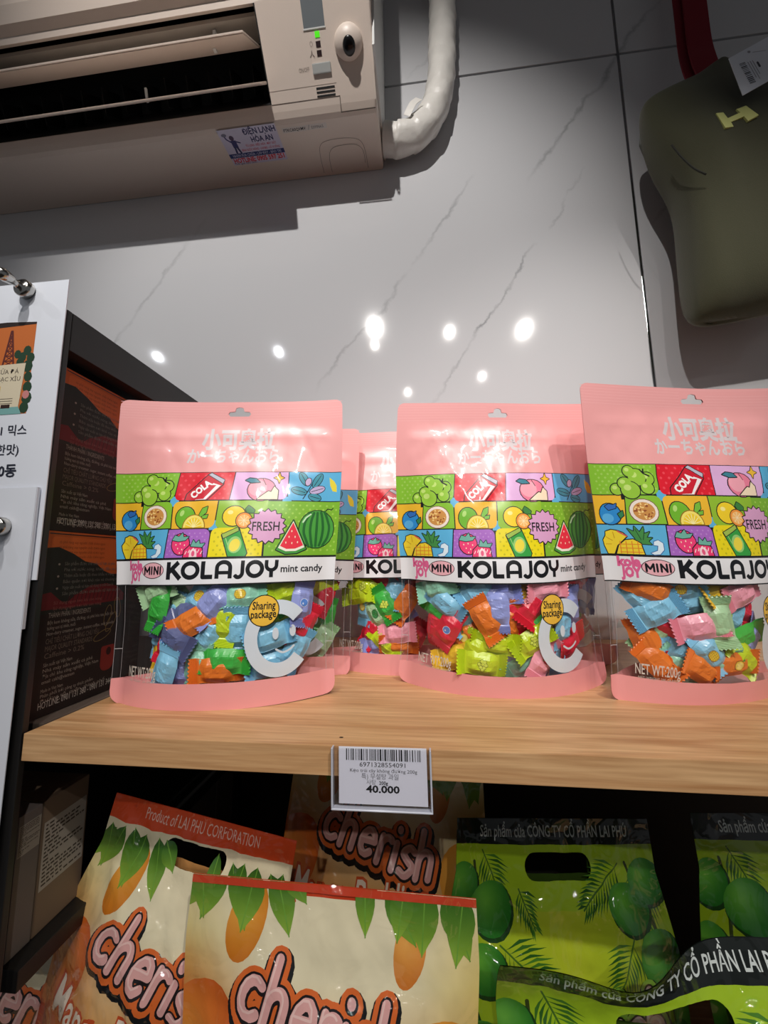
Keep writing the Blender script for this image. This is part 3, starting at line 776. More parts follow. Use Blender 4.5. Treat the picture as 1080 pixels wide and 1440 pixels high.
def hanging_bag():
    rows = [(.346, .404), (.352, .399), (.368, .396), (.41, .398), (.458, .400), (.51, .402), (.545, .400), (.575, .393), (.61, .378), (.645, .366), (.68, .361), (.705, .361), (.718, .364), (.728, .378), (.742, .408), (.756, .444), (.768, .460), (.779, .476), (.784, .488)]
    rows = [(z*1.07, x*1.07) for z, x in rows]
    def ax(z): return .528-(z-.37)*.012
    n = 40; vs, fs = [], []
    for r, (z, xl) in enumerate(rows):
        cx = ax(z); hw = cx-xl; t = (z/1.07-.346)/(.784-.346)
        dep = .052*min(1, (t/.06)**.5 if t < .06 else 1)*(1 if t < .62 else max(.12, 1-(t-.62)/.40))
        for k in range(n):
            a = 2*math.pi*k/n; ca, sa = math.cos(a), math.sin(a); e = .55
            x = cx+hw*math.copysign(abs(ca)**e, ca); y = .592+dep*math.copysign(abs(sa)**.7, sa)*(1+.04*math.sin(9*x*14+z*20)*(1 if t < .9 else 0))
            dr = .0035*math.sin(x*60+z*25)*math.sin(z*22)*(1 if sa < 0 else 0)*(1-abs(ca))
            vs.append((x, y+dr, z+.010*math.sin((x-cx)*20)*(1 if t < .05 else 0)))
    R_ = len(rows)
    for r in range(R_-1):
        for k in range(n): fs.append((r*n+k, r*n+(k+1) % n, (r+1)*n+(k+1) % n, (r+1)*n+k))
    fs.append(tuple(range(n))[::-1]); fs.append(tuple((R_-1)*n+k for k in range(n)))
    body = mesh('fabric_body', vs, fs, M['olive'], smooth=True)
    sub = body.modifiers.new('sub', 'SUBSURF'); sub.levels = 1; sub.render_levels = 1
    # folded side gusset and its piping
    gv, gf = [], []
    gp = [(.690, .366), (.655, .374), (.62, .384), (.58, .395), (.545, .408), (.515, .424), (.500, .440)]
    gp = [(z*1.07, x*1.07) for z, x in gp]
    for i, (z, x) in enumerate(gp):
        gv += [(x, .606, z), (x+.010, .592, z-.002), (x+.03, .600, z-.004), (x+.03, .63, z), (x+.012, .632, z)]
        if i:
            for k in range(5): gf.append(((i-1)*5+k, (i-1)*5+(k+1) % 5, i*5+(k+1) % 5, i*5+k))
    gf += [(4, 3, 2, 1, 0), tuple(len(gv)-5+k for k in range(5))]
    gus = mesh('side_gusset', gv, gf, M['olive'], smooth=True)
    pv, pf = tube(smooth_path([(.400, .5520, .640), (.409, .5480, .612), (.421, .5440, .586), (.434, .5410, .570)], 6), .0013, 8)
    pip = mesh('piping', pv, pf, mat('dark_piping', (30, 30, 20), .8), smooth=True)
    # strap
    sv, sf = [], []
    st = smooth_path([(.500, .590, .815), (.503, .600, .860), (.512, .614, .92), (.522, .624, 1.02), (.530, .630, 1.2)], 6)
    for i, p in enumerate(st):
        hw = .019
        sv += [(p[0]-hw, p[1], p[2]), (p[0]+hw, p[1]-.003, p[2]), (p[0]+hw, p[1]-.0005, p[2]), (p[0]-hw, p[1]+.0025, p[2])]
        if i:
            for k in range(4): sf.append(((i-1)*4+k, (i-1)*4+(k+1) % 4, i*4+(k+1) % 4, i*4+k))
    sf += [(3, 2, 1, 0), tuple(len(sv)-4+k for k in range(4))]
    strap = mesh('shoulder_strap', sv, sf, M['red'])
    sv2 = [(x-.010+(1.2-z)*.004, y+.010, z) for x, y, z in sv]
    strap2 = mesh('shoulder_strap', sv2, sf, M['red'])
    hook = from_bm('hook', box_bm(.47, .54, .62, WALL, 1.198, 1.206, .002), M['steel'])
    # letter patch: block H
    Hp = [(.463, .681), (.475, .6835), (.478, .669), (.495, .6745), (.4925, .684), (.5065, .6885), (.515, .660), (.500, .653), (.4975, .6645), (.480, .6595), (.4815, .6495), (.467, .645)]
    yb = .5385
    bm = bmesh.new()
    from mathutils.bvhtree import BVHTree
    bv = BVHTree.FromPolygons([tuple(v) for v in vs], fs)
    def hy(x, z):
        h = bv.ray_cast(Vector((x, 0, z)), Vector((0, 1, 0)))[0]; return h.y if h else .545
    a = [bm.verts.new((x+.002, hy(x+.002, z)-.0016, z)) for x, z in Hp]; b = [bm.verts.new((x+.002, hy(x+.002, z)+.0010, z)) for x, z in Hp]
    bm.faces.new(a); bm.faces.new(b[::-1])
    for i in range(12): bm.faces.new((a[i], b[i], b[(i+1) % 12], a[(i+1) % 12]))
    Hm = from_bm('letter_patch', bm, M['yellow'])
    # swing tag
    q = [(.483, .759), (.545, .790), (.556, .722), (.494, .690)]
    y0 = .5340
    bm = bmesh.new(); a = [bm.verts.new((x, y0, z)) for x, z in q]; b = [bm.verts.new((x, y0+.0007, z)) for x, z in q]
    bm.faces.new(a); bm.faces.new(b[::-1])
    for i in range(4): bm.faces.new((a[i], b[i], b[(i+1) % 4], a[(i+1) % 4]))
    card = from_bm('swing_tag', bm, M['white_pl'])
    A = Art(lambda x, y: (x, y), up=True)
    o = np.array([.496, .746]); d1 = np.array([.0105, -.037]); d1 = d1/np.hypot(*d1); d2 = np.array([d1[1], -d1[0]])*-1
    rnd = random.Random(2); t = 0
    while t < .038:
        wd = rnd.choice((.0008, .0012, .0018)); p0 = o+d1*t; p1 = o+d1*(t+wd); e = d2*.0085
        A.poly([tuple(p0), tuple(p1), tuple(p1+e), tuple(p0+e)], (70, 70, 76), 0); t += wd+rnd.choice((.0008, .0012, .002))
    for kk, (off, ln) in enumerate(((.012, .030), (.0155, .034), (.019, .026))):
        p0 = o+d2*off+d1*.002; A.stroke([tuple(p0), tuple(p0+d1*ln)], .0009, (150, 150, 160), 0)
    A.stroke([tuple(o+d2*.024+d1*.008), tuple(o+d2*.024+d1*.016)], .003, (70, 70, 80), 0)
    A.ell(.512, .7655, .0022, .0022, (150, 150, 160), 0); A.stroke([(.517, .764), (.535, .764)], .0009, (170, 170, 180), 0)
    tp = flat_art('tag_print', A, (0, y0, 0), (1, 0, 0), (0, 0, 1), M['paper'], base=.0002)
    grp('hanging_bag', (.49, .59, .346), 'olive green fabric bag with yellow letter H hanging by red strap', 'bag', [body, gus, pip, strap, strap2, hook, Hm, card])
    tp.parent = card; tp.location = (0, 0, 0)
hanging_bag()

# ------------------------------------------------------------------ pink candy bags
BW, BH, NU, NV = .232, .31, 44, 64
TT = [0, .1, .25, .42, .6, .75, .86, .92, 1.0]; BBp = [.041, .044, .046, .040, .027, .014, .005, .0008, 0]
UH = BH/BW*1000                                   # bag height in art units (1000 across)
V_BT, V_WT, V_WB, V_WN = .2653*UH, .554*UH, .6351*UH, .922*UH
def bag_T(x, y): return (x/1000*BW, BH-y/1000*BW)
PINK, PINK2 = (240, 168, 168), (238, 160, 162)

def hang_hole(cx, y):
    return [(cx-52, y+14), (cx-46, y+4), (cx-22, y+2), (cx-16, y-16), (cx, y-20), (cx+16, y-16), (cx+22, y+2), (cx+46, y+4), (cx+52, y+14), (cx+44, y+26), (cx-44, y+26)]

def zx(x): return (x-8)*.978                      # artwork measured in the photograph's own bag print
def zy(y): return V_BT+(y-86)*(V_WT-V_BT)/(468-86)

def mini(A, x, y):
    K = (14, 16, 22); t, b = y-15, y+15
    for p in ([(-40, b), (-40, t), (-27, y+6), (-14, t), (-14, b)], [(-2, t), (-2, b)], [(12, b), (12, t), (32, b), (32, t)], [(44, t), (44, b)]):
        A.stroke([(x+q[0]-2, q[1]) for q in p], 7.5, K, 6)

def bag_front_art():
    A = Art(bag_T)
    o = rr(0, 0, 1000, V_BT+2, (34, 34, 0, 0))
    A.poly(o, PINK, 0, holes=[hang_hole(520, 46)])
    A.rect(0, V_BT, 1000, V_WB+3, BLACK, 0)
    A.poly(rr(0, V_WN, 1000, UH, (0, 0, 55, 55)), PINK2, 0)
    for k in range(7): A.rect(0, 8+k*13, 462 if 20 < 8+k*13 < 80 else 1000, 10+k*13, (246, 182, 182), .6)
    for k in range(2, 6): A.rect(580, 8+k*13, 1000, 10+k*13, (246, 182, 182), .6)
    SV = (216, 205, 208)
    A.text('小可奥拉', 525, 232, 78, SV, 1, bold=.045, width=330)
    A.text('かーちゃんおら', 510, 305, 56, SV, 1, bold=.03, width=410)
    G1, RED, LAV, BLU = (134, 192, 50), (222, 22, 44), (226, 178, 224), (92, 178, 222)
    YO, PUR, YEL = (238, 186, 48), (168, 104, 196), (236, 218, 14)
    def q(pts): return [(zx(x), zy(y)) for x, y in pts]
    def cell(x0, y0, x1, y1, col, r=0, sl=(0, 0)):
        p = rr(x0, y0, x1, y1, r)
        A.poly(q([(x+(sl[0] if x < (x0+x1)/2 else sl[1])*(1-(y-y0)/(y1-y0)), y) for x, y in p]), col, 2)
    def dots(x0, y0, x1, y1, col, st=26, r=5, sk=None):
        j = 0; y = y0
        while y < y1:
            x = x0+(st/2 if j % 2 else 0)
            while x < x1:
                A.ell(zx(x), zy(y), r, r, col, 3, n=7); x += st
            y += st*.6; j += 1
    A.rect(zx(270), zy(200), zx(310), zy(245), BLU, 1); A.rect(zx(460), zy(310), zx(496), zy(352), BLU, 1); A.rect(zx(770), zy(205), zx(810), zy(245), BLU, 1)
    cell(8, 89, 284, 218, G1, (0, 0, 30, 0), (0, 14)); cell(288, 89, 533, 218, RED, (0, 0, 0, 24), (14, 14))
    cell(537, 89, 788, 218, LAV, (0, 0, 26, 0), (14, 0)); cell(792, 89, 1031, 222, BLU, (0, 0, 0, 26))
    cell(8, 240, 128, 340, YO, 0, (0, 10)); cell(133, 223, 283, 340, G1, (0, 26, 0, 0), (10, 0)); cell(8, 222, 128, 240, YO)
    cell(288, 223, 480, 343, YO, (26, 0, 26, 0), (0, 8)); cell(485, 223, 708, 343, (146, 190, 48), (0, 0, 0, 22), (8, 0))
    cell(8, 345, 262, 465, BLU, 0, (0, 12)); cell(267, 347, 463, 465, PUR, (0, 26, 0, 0), (12, 4)); cell(468, 343, 700, 465, YEL, (26, 0, 0, 0), (4, 0))
    cell(708, 226, 1031, 465, (126, 182, 46), (0, 0, 0, 0))
    dots(40, 100, 280, 212, (160, 208, 90)); dots(310, 104, 530, 212, (240, 70, 84), 36, 6); dots(730, 245, 1020, 460, (160, 206, 80), 30)
    dots(280, 365, 450, 460, (188, 132, 210), 24, 4); dots(490, 365, 690, 460, (200, 190, 10), 30, 5)
    L = 4
    E = lambda x, y, rx, ry, f, l, rot=0, ow=4, oc=BLACK, n=18: A.oell(zx(x), zy(y), rx, ry, f, l, rot, ow, oc, n)
    S = lambda pts, f, l, ow=4, oc=BLACK: A.shape(q(pts), f, l, ow, oc)
    K = lambda pts, wd, c, l: A.stroke(q(pts), wd, c, l)
    # grapes
    for k, (x, y, r) in enumerate(((118, 196, 24), (160, 208, 22), (250, 150, 26), (240, 190, 26), (130, 165, 0), (205, 145, 36), (176, 120, 24), (152, 172, 26), (222, 118, 0), (170, 200, 36))):
        if r: E(x, y, r, r, (150, 200, 60), L+.35*k); A.ell(zx(x)-r*.3, zy(y)-r*.3, r*.4, r*.36, (196, 226, 120), L+1.2+.35*k, n=10)
    K([(225, 112), (236, 128), (258, 140)], 6, BLACK, L+4.4); K([(236, 128), (240, 110)], 6, BLACK, L+4.4)
    # cola can
    S([(337, 218), (342, 190), (432, 98), (448, 96), (500, 130), (500, 146), (436, 218)], (206, 24, 46), L)
    S([(430, 100), (442, 92), (504, 126), (498, 142)], (190, 190, 205), L+1, 3)
    A.poly(q([(455, 140), (490, 152), (430, 217), (380, 217), (410, 205)]), (244, 240, 240), L+2)
    A.poly(q([(440, 150), (470, 150), (420, 214), (372, 216), (400, 200)]), (206, 24, 46), L+2.6)
    A.text('COLA', zx(412), zy(178), 30, (250, 246, 246), L+4, bold=.05, rot=42, width=104)
    # peach
    E(672, 172, 60, 52, (238, 130, 158), L); A.ell(zx(655), zy(165), 40, 38, (246, 168, 184), L+1.3)
    A.poly(q([(605, 216), (740, 216), (740, 224), (605, 224)]), BLACK, L+1.4) if False else None
    S([(598, 128), (615, 118), (645, 122), (662, 138), (625, 140)], (60, 130, 150), L+2)
    S([(656, 217), (690, 190), (704, 180), (716, 184), (728, 158), (746, 176), (746, 217)], (248, 226, 196), L+3, 4)
    K([(675, 122), (690, 150)], 3, BLACK, L+2); 
    S([(747, 90), (753, 108), (770, 116), (753, 124), (747, 142), (740, 124), (722, 116), (740, 108)], (240, 190, 60), L, 3)
    # mint sprig, lemon leaf
    K([(860, 214), (905, 130)], 4, BLACK, L); K([(880, 180), (850, 180)], 4, BLACK, L)
    for x, y, r, rot in ((860, 122, 34, 60), (922, 128, 36, -60), (840, 178, 34, 15), (922, 172, 34, -18), (912, 206, 28, 15)):
        E(x, y, r, 16, (66, 150, 170) if r != 34 or rot > 0 else (196, 176, 216), L+1, rot, 3)
        c_, s_ = math.cos(R(rot)), math.sin(R(rot)); A.stroke([(zx(x)-r*.8*c_, zy(y)-r*.8*s_), (zx(x)+r*.8*c_, zy(y)+r*.8*s_)], 2.5, BLACK, L+2.5)
    E(880, 135, 12, 18, (206, 180, 216), L+3, 20, 3)
    A.poly(q([(975, 112), (998, 130), (1010, 150), (1012, 180), (992, 176), (980, 150)]), (232, 214, 60), L)
    # blueberry
    E(75, 300, 40, 44, (44, 140, 210), L); A.ell(zx(65), zy(318), 22, 20, (90, 176, 230), L+1.3); S([(60, 268), (75, 258), (92, 262), (104, 256), (100, 276), (72, 284)], (50, 110, 190), L+2, 3)
    S([(104, 300), (124, 286), (126, 306), (112, 318)], (50, 130, 80), L+2, 3)
    # passion fruit
    E(205, 288, 54, 50, (240, 226, 214), L, 0, 3, (120, 70, 60)); A.ell(zx(205), zy(288), 42, 38, (206, 146, 76), L+2)
    rnd = random.Random(1)
    for k in range(40):
        a, r = rnd.random()*6.28, 36*math.sqrt(rnd.random()); E_ = (250, 214, 140) if k % 2 else (150, 80, 40)
        A.ell(zx(205)+r*math.cos(a), zy(288)+r*.9*math.sin(a), 5, 3, E_, L+3, rnd.random()*180, n=7)
    # lime with slice
    E(348, 296, 42, 48, (112, 182, 44), L, 0, 4); A.ell(zx(332), zy(276), 9, 14, (180, 220, 120), L+1.3, 20)
    S([(410, 285), (424, 256), (446, 248), (442, 276), (418, 294)], (120, 190, 60), L+1, 3); S([(424, 290), (450, 284), (446, 300), (426, 302)], (120, 190, 60), L+1, 3)
    S(el(390, 340, 48, 54, 0, 14, 180, 360), (246, 226, 110), L+2, 4, (150, 110, 20)); A.poly(q(el(390, 340, 38, 43, 0, 14, 180, 360)), (240, 206, 50), L+3.4)
    for a in range(200, 350, 24): K([(390, 339), (390+36*math.cos(R(a)), 340+40*math.sin(R(a)))], 3, (250, 240, 170), L+4)
    # lemon and orange slice
    E(565, 292, 48, 44, (244, 210, 40), L, -10); A.ell(zx(548), zy(276), 12, 9, (252, 238, 150), L+1.3)
    S([(612, 262), (624, 246), (640, 256), (654, 268), (650, 280), (622, 280)], (60, 130, 60), L+1, 3)
    E(610, 312, 34, 34, (240, 150, 60), L+2, 0, 3); A.ell(zx(610), zy(312), 26, 26, (248, 190, 110), L+3.4)
    for a in range(0, 360, 45): K([(610, 312), (610+24*math.cos(R(a)), 312+24*math.sin(R(a)))], 2.5, (250, 226, 180), L+4)
    # starburst FRESH
    st = []
    for k in range(32):
        a = 2*math.pi*k/32; r = 82 if k % 2 == 0 else 68; st.append((712+r*math.cos(a), 338+r*.92*math.sin(a)))
    S(st, (220, 164, 204), L+4, 4); A.text('FRESH', zx(708), zy(358), 40, BLACK, L+6, bold=.012, width=116)
    # pineapple
    PA = (240, 212, 50)
    S([(35, 430), (32, 408), (46, 390), (48, 374), (70, 366), (92, 370), (110, 378), (122, 392), (84, 430), (70, 464), (48, 464)], PA, L)
    K([(48, 395), (70, 410)], 3, (206, 160, 30), L+2); K([(75, 375), (78, 400)], 3, (206, 160, 30), L+2); K([(42, 425), (65, 425)], 3, (206, 160, 30), L+2)
    K([(92, 371), (122, 391)], 6, (210, 90, 90), L+2)
    S([(150, 400), (128, 360), (150, 372), (154, 350), (170, 374), (188, 352), (186, 380), (208, 372), (192, 396), (214, 396), (196, 410), (206, 424), (172, 422), (150, 412)], (66, 140, 70), L+1, 3)
    K([(156, 362), (170, 405)], 3, (30, 80, 40), L+3); K([(190, 362), (178, 405)], 3, (30, 80, 40), L+3)
    S([(78, 464), (90, 430), (114, 408), (142, 404), (166, 420), (172, 464)], PA, L+3)
    for k in range(3): K([(92, 424+k*16), (168, 424+k*16)], 3, (224, 130, 40), L+5)
    for k in range(4): K([(96+k*20, 412), (94+k*20, 462)], 3, (224, 130, 40), L+5)
    S([(196, 458), (222, 448), (228, 428), (212, 426), (216, 412), (232, 406), (248, 418), (246, 444), (228, 462), (206, 464)], (220, 236, 246), L, 3, (60, 110, 170))
    # strawberries
    S(el(340, 410, 40, 44, -10, 16), (240, 62, 120), L); S([(300, 392), (312, 372), (330, 378), (346, 362), (352, 380), (376, 378), (362, 394), (330, 398)], (110, 176, 160), L+2, 3)
    for x, y in ((320, 412), (340, 408), (360, 414), (330, 428), (350, 432), (340, 446)): A.ell(zx(x), zy(y), 2.6, 4, (255, 224, 200), L+3, n=6)
    S([(358, 464), (362, 436), (384, 416), (412, 414), (440, 430), (444, 464)], (236, 58, 112), L+4)
    A.poly(q([(384, 464), (386, 440), (402, 426), (418, 440), (420, 464)]), (250, 214, 220), L+6); A.ell(zx(402), zy(450), 7, 12, (232, 90, 130), L+7)
    for k in range(6): K([(366+k*14, 452-10*math.sin(k/5*3.14)), (372+k*14, 440-10*math.sin(k/5*3.14))], 3, (255, 235, 235), L+6.5)
    S([(388, 420), (398, 392), (410, 408), (424, 394), (428, 410), (450, 408), (440, 424), (412, 422)], (110, 176, 160), L+6, 3)
    # soda can
    S([(520, 374), (590, 342), (636, 452), (630, 464), (556, 464)], (52, 160, 66), L)
    S([(520, 372), (588, 342), (592, 356), (528, 388)], (160, 190, 80), L+2, 3)
    A.ell(zx(580), zy(416), 30, 36, (150, 206, 120), L+2.5); A.ell(zx(580), zy(418), 22, 28, (240, 220, 70), L+3.5, 20)
    K([(538, 388), (560, 440)], 4, (150, 206, 120), L+2.5)
    # watermelon and wedge
    E(930, 350, 76, 84, (74, 160, 62), L, 0, 4)
    for k in range(5):
        x = -54+k*27; pts = [(930+x*(.55+.5*math.sin(t*math.pi)), 272+t*156+3*math.sin(t*14+k)) for t in np.linspace(.02, .98, 12)]
        K(pts, 11, (36, 104, 44), L+2)
    K([(960, 275), (975, 258), (992, 262), (1000, 255)], 4, BLACK, L+2); K([(868, 320), (880, 300), (900, 284)], 7, (200, 232, 190), L+3)
    S([(826, 312), (890, 438), (850, 456), (800, 458), (760, 440)], (66, 150, 62), L+3); A.poly(q([(826, 316), (882, 430), (845, 446), (802, 447), (768, 432)]), (240, 236, 220), L+4.6)
    A.poly(q([(826, 322), (876, 422), (842, 436), (804, 437), (776, 424)]), (232, 50, 70), L+5.2)
    for x, y in ((822, 360), (812, 385), (838, 385), (800, 410), (826, 412), (850, 408)): A.ell(zx(x), zy(y), 2.5, 5, (250, 230, 200), L+6, n=6)
    # white band
    A.rect(0, V_WT+6, 1000, V_WB-2, (232, 232, 236), 2)
    yb = V_WB-22; ch = 66
    def st_(pts, wd=17): A.stroke(pts, wd, (14, 16, 22), 4, cap='butt')
    y0, y1 = yb, yb-ch-6; m_ = (y0+y1)/2
    st_([(280, y0), (280, y1)], 19); st_([(283, m_+6), (326, y1+2)], 19); st_([(296, m_-6), (336, y0-2)], 20)
    A.stroke(el(380, m_, 33, ch/2-4, 0, 22), 18, (14, 16, 22), 4, closed=True)
    st_([(436, y1), (436, y0-8), (478, y0-8)], 18)
    st_([(496, y0), (496, m_-6)]+el(524, m_-8, 28, ch/2-10, 0, 12, 180, 360)+[(552, m_-6), (552, y0)], 17); st_([(496, m_+12), (552, m_+12)], 14)
    st_([(604, y1), (604, m_+12)]+el(587, m_+12, 17, 20, 0, 8, 0, 150), 16)
    A.stroke(el(655, m_, 30, ch/2-4, 0, 22), 17, (14, 16, 22), 4, closed=True)
    st_([(702, y1), (702, m_-12)]+el(723, m_-14, 21, 20, 0, 10, 180, 0)+[(744, m_-12), (744, y1)], 15); st_([(723, m_+2), (723, y0)], 16)
    A.text('mint candy', 762, m_+16, 30, (24, 26, 32), 4, align='l', bold=.02, width=178)
    E2 = A.oell(198, m_-2, 56, 31, (238, 180, 190), 4, 0, 3, (60, 40, 44), 24); mini(A, 198, m_-2)
    A.text('kola', 103, m_-6, 38, (226, 100, 150), 4, bold=.06, width=78); A.text('JOY', 106, m_+38, 38, (226, 100, 150), 4, bold=.07, width=66)
    return A

def window_art():
    A = Art(bag_T); A.rect(0, V_WB, 1000, V_WN+4, (255, 255, 255), 0); return A
def window_print_glint_art():
    A = Art(bag_T); t = V_WB; WH = (212, 222, 232)
    cx, cy, ro, ri = 762, t+226, 138, 84
    A.poly(el(cx, cy, ro, ro*1.12, 0, 40, 40, 318)+el(cx, cy, ri, ri*1.16, 0, 36, 318, 40), WH, 2)
    A.oell(702, t+112, 60, 60, (238, 190, 66), 3, 0, 4, (30, 26, 20), 28)
    A.text('Sharing', 702, t+106, 31, BLACK, 5, bold=.02, width=94); A.text('package', 702, t+140, 31, BLACK, 5, bold=.02, width=104)
    A.ell(752, t+206, 13, 24, WH, 2); A.ell(822, t+200, 13, 24, WH, 2); A.stroke(smooth_path([(754, t+270), (780, t+284), (808, t+276), (826, t+262)], 4), 8, WH, 2)
    A.text('NET WT:200g', 168, t+368, 42, (214, 206, 196), 2, bold=.008, width=148); A.text('NET WEIGHT 200 GRAMS', 168, t+386, 10, (200, 190, 180), 2, width=130)
    for u in (3, 38, 962, 997): A.rect(u-.7, t+2, u+.7, V_WN, (170, 165, 168), 1)  # pale lines paint the seal edges and the highlights along them
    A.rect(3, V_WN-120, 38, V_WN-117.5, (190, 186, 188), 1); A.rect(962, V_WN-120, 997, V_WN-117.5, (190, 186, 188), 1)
    return A
def back_art():
    A = Art(bag_T)
    A.poly(rr(0, 0, 1000, V_WB+3, (34, 34, 0, 0)), PINK, 0, holes=[hang_hole(520, 46)])
    A.poly(rr(0, V_WN, 1000, UH, (0, 0, 55, 55)), PINK2, 0)
    return A
BK = {k: bake(f(), BW, BH, NU, NV) for k, f in (('front', bag_front_art), ('win', window_art), ('wpr', window_print_glint_art), ('back', back_art))}

def ridge_noise(u, v, seed, n=7, fr=9.):
    rnd = random.Random(seed); o = np.zeros_like(u)
    for k in range(n):
        a = rnd.random()*math.pi; f = fr*(.6+rnd.random()*1.2); ph = rnd.random()*6.28; w2 = rnd.random()*3; p2 = rnd.random()*6
        s = np.sin((u*math.cos(a)+v*math.sin(a))*f+ph+.8*np.sin(u*w2*2+p2)+.6*np.sin(v*w2*1.7-p2))
        o += (1-np.abs(s))**3*(1 if k % 2 else -1)
    return o/n

def rotm(yaw, lean, roll):
    return np.array((Matrix.Rotation(yaw, 3, 'Z') @ Matrix.Rotation(lean, 3, 'X') @ Matrix.Rotation(roll, 3, 'Y')))

def bag_grid(q, sc=1., seed=0, side=-1, back=.45):
    uf, tf = np.meshgrid(np.linspace(0, 1, NU+1), np.linspace(0, 1, NV+1)); U = (uf-.5)*BW
    Bf = np.interp(tf, TT, BBp)*sc; s = np.minimum(1, np.abs(U)/(BW/2-.009))
    prof = 1-s**2.2
    x = U*(1-2.67*Bf*Bf/BW/BW)*(1+q[6]*(tf-.4))
    d = Bf*prof*(1 if side < 0 else back)
    edge = np.clip((1-s)*5, 0, 1)*np.clip((.93-tf)*14, 0, 1)*np.clip(tf*12, 0, 1)
    wz = np.where(tf > .62, 1.0, .45)
    d = d+edge*wz*ridge_noise(uf*1.0, tf*1.33, seed+(0 if side < 0 else 50), 9, 11)*.0052+np.clip(1-edge, 0, 1)*0
    d = d+.0022*np.exp(-((tf-.868)/.007)**2)*np.clip((1-s)*9, 0, 1)
    y = side*(d+.0003)+q[8]*(2*uf-1)**2
    y = y+.0016*np.sin(uf*7+seed)*np.clip((tf-.85)*6, 0, 1)
    z = tf*BH*.985
    out = np.zeros(uf.shape+(3,))
    for r in range(NV+1):
        m = rotm(q[3]+q[7]*(tf[r, 0]-.4), q[4], q[5]); out[r] = np.stack([x[r], y[r], z[r]], 1) @ m.T
    return out

def place(G, u, vt):
    """surface point and frame at art position (u 0..1, vt from top 0..1)"""
    a = min(max(u, .01), .99)*NU; b = min(max(1-vt, .01), .99)*NV; i, j = int(a), int(b); fa, fb = a-i, b-j
    P = (G[j, i]*(1-fa)+G[j, i+1]*fa)*(1-fb)+(G[j+1, i]*(1-fa)+G[j+1, i+1]*fa)*fb
    N = GN(G)[j, i]
    tx_ = G[j, min(i+1, NU)]-G[j, max(i-1, 0)]
    return P, N, tx_/np.linalg.norm(tx_)
_gn = {}
def GN(G):
    if id(G) not in _gn: _gn[id(G)] = (grid_normals(G), G)
    return _gn[id(G)][0]

# --- candy pieces: puffed wrapper with crimped saw-tooth ends
CL, CW, CT = .047, .0235, .0046
def candy_grid(seed, side):
    rnd = random.Random(seed); nu, nv = 40, 14
    xs = np.concatenate([np.linspace(0, .17, 11), np.linspace(.17, .83, 20)[1:-1], np.linspace(.83, 1, 11)]); nu = len(xs)-1
    uf, vf = np.meshgrid(xs, np.linspace(0, 1, nv+1)); k = np.arange(nu+1)[None, :]
    e = np.minimum(uf, 1-uf)
    body = np.clip((e-.17)/(.13+.05*np.abs(2*vf-1)), 0, 1)
    neck = 1-.10*np.clip(1-np.abs(e-.22)/.12, 0, 1)
    sk = rnd.uniform(-.25, .25)
    pr = np.clip((1-np.abs(2*vf-1+sk*(uf-.5)))/.55, 0, 1)
    z = CT*body*pr*(1 if side > 0 else .8)
    rid = np.where(e < .165, np.where(k % 2 == 0, .0008, -.0005), 0)
    z = z+(rid if side > 0 else rid-.00035)*1.0+(.0002 if side > 0 else -.0002)
    z = z+body*pr*ridge_noise(uf*2, vf*1.0, seed*7+3, 6, 5)*.0024*(1 if side > 0 else .6)
    bend1, bend2 = rnd.uniform(-.004, .004), rnd.uniform(-.004, .004)
    zz = bend1*np.clip((.3-uf)/.3, 0, 1)**2+bend2*np.clip((uf-.7)/.3, 0, 1)**2
    tw = rnd.uniform(-.35, .35)*np.clip((.3-uf)/.3, 0, 1)+rnd.uniform(-.35, .35)*np.clip((uf-.7)/.3, 0, 1)
    x = (uf-.5)*CL; y = (vf-.5)*CW*neck
    tooth = np.where(np.arange(nv+1)[:, None] % 2 == 0, .0009, -.0005)
    x = x+np.where(k == 0, -tooth, 0)+np.where(k == nu, tooth, 0)
    x = x+.05*tw*y*3
    z = side*z if side < 0 else z
    return np.stack([x, y*np.cos(tw)-0*z, z+zz+y*np.sin(tw)], 2)
def candy_mesh(seed):
    vs, fs = [], []
    for side in (1, -1):
        G = candy_grid(seed, side); h, w_ = G.shape[:2]; b = len(vs); vs += [tuple(p) for p in G.reshape(-1, 3)]
        for r in range(h-1):
            for c in range(w_-1):
                f = (b+r*w_+c, b+r*w_+c+1, b+(r+1)*w_+c+1, b+(r+1)*w_+c); fs.append(f if side > 0 else f[::-1])
    n = len(vs)//2; h, w_ = G.shape[:2]
    rim = [c for c in range(w_)]+[r*w_+w_-1 for r in range(1, h)]+[(h-1)*w_+c for c in range(w_-2, -1, -1)]+[r*w_ for r in range(h-2, 0, -1)]
    for a, b in zip(rim, rim[1:]+rim[:1]): fs.append((a, a+n, b+n, b))
    me = bpy.data.meshes.new('candy_wrapper'); me.from_pydata(vs, [], fs); me.update(); me.materials.append(M['candy'])
    return me
CM = [candy_mesh(s) for s in range(8)]
CG = [candy_grid(s, 1) for s in range(8)]
CCOL = dict(G=(64, 182, 70), S=(176, 214, 168), B=(136, 200, 232), P=(150, 160, 220), O=(232, 124, 40), L=(198, 222, 36), M=(150, 212, 186), R=(222, 36, 62), Y=(240, 198, 50), K=(244, 164, 182), N=(96, 104, 150))
CNAME = dict(G='green', S='pale sage', B='sky blue', P='lavender blue', O='orange', L='lime yellow', M='mint green', R='red', Y='golden yellow', K='pink', N='dark blue')

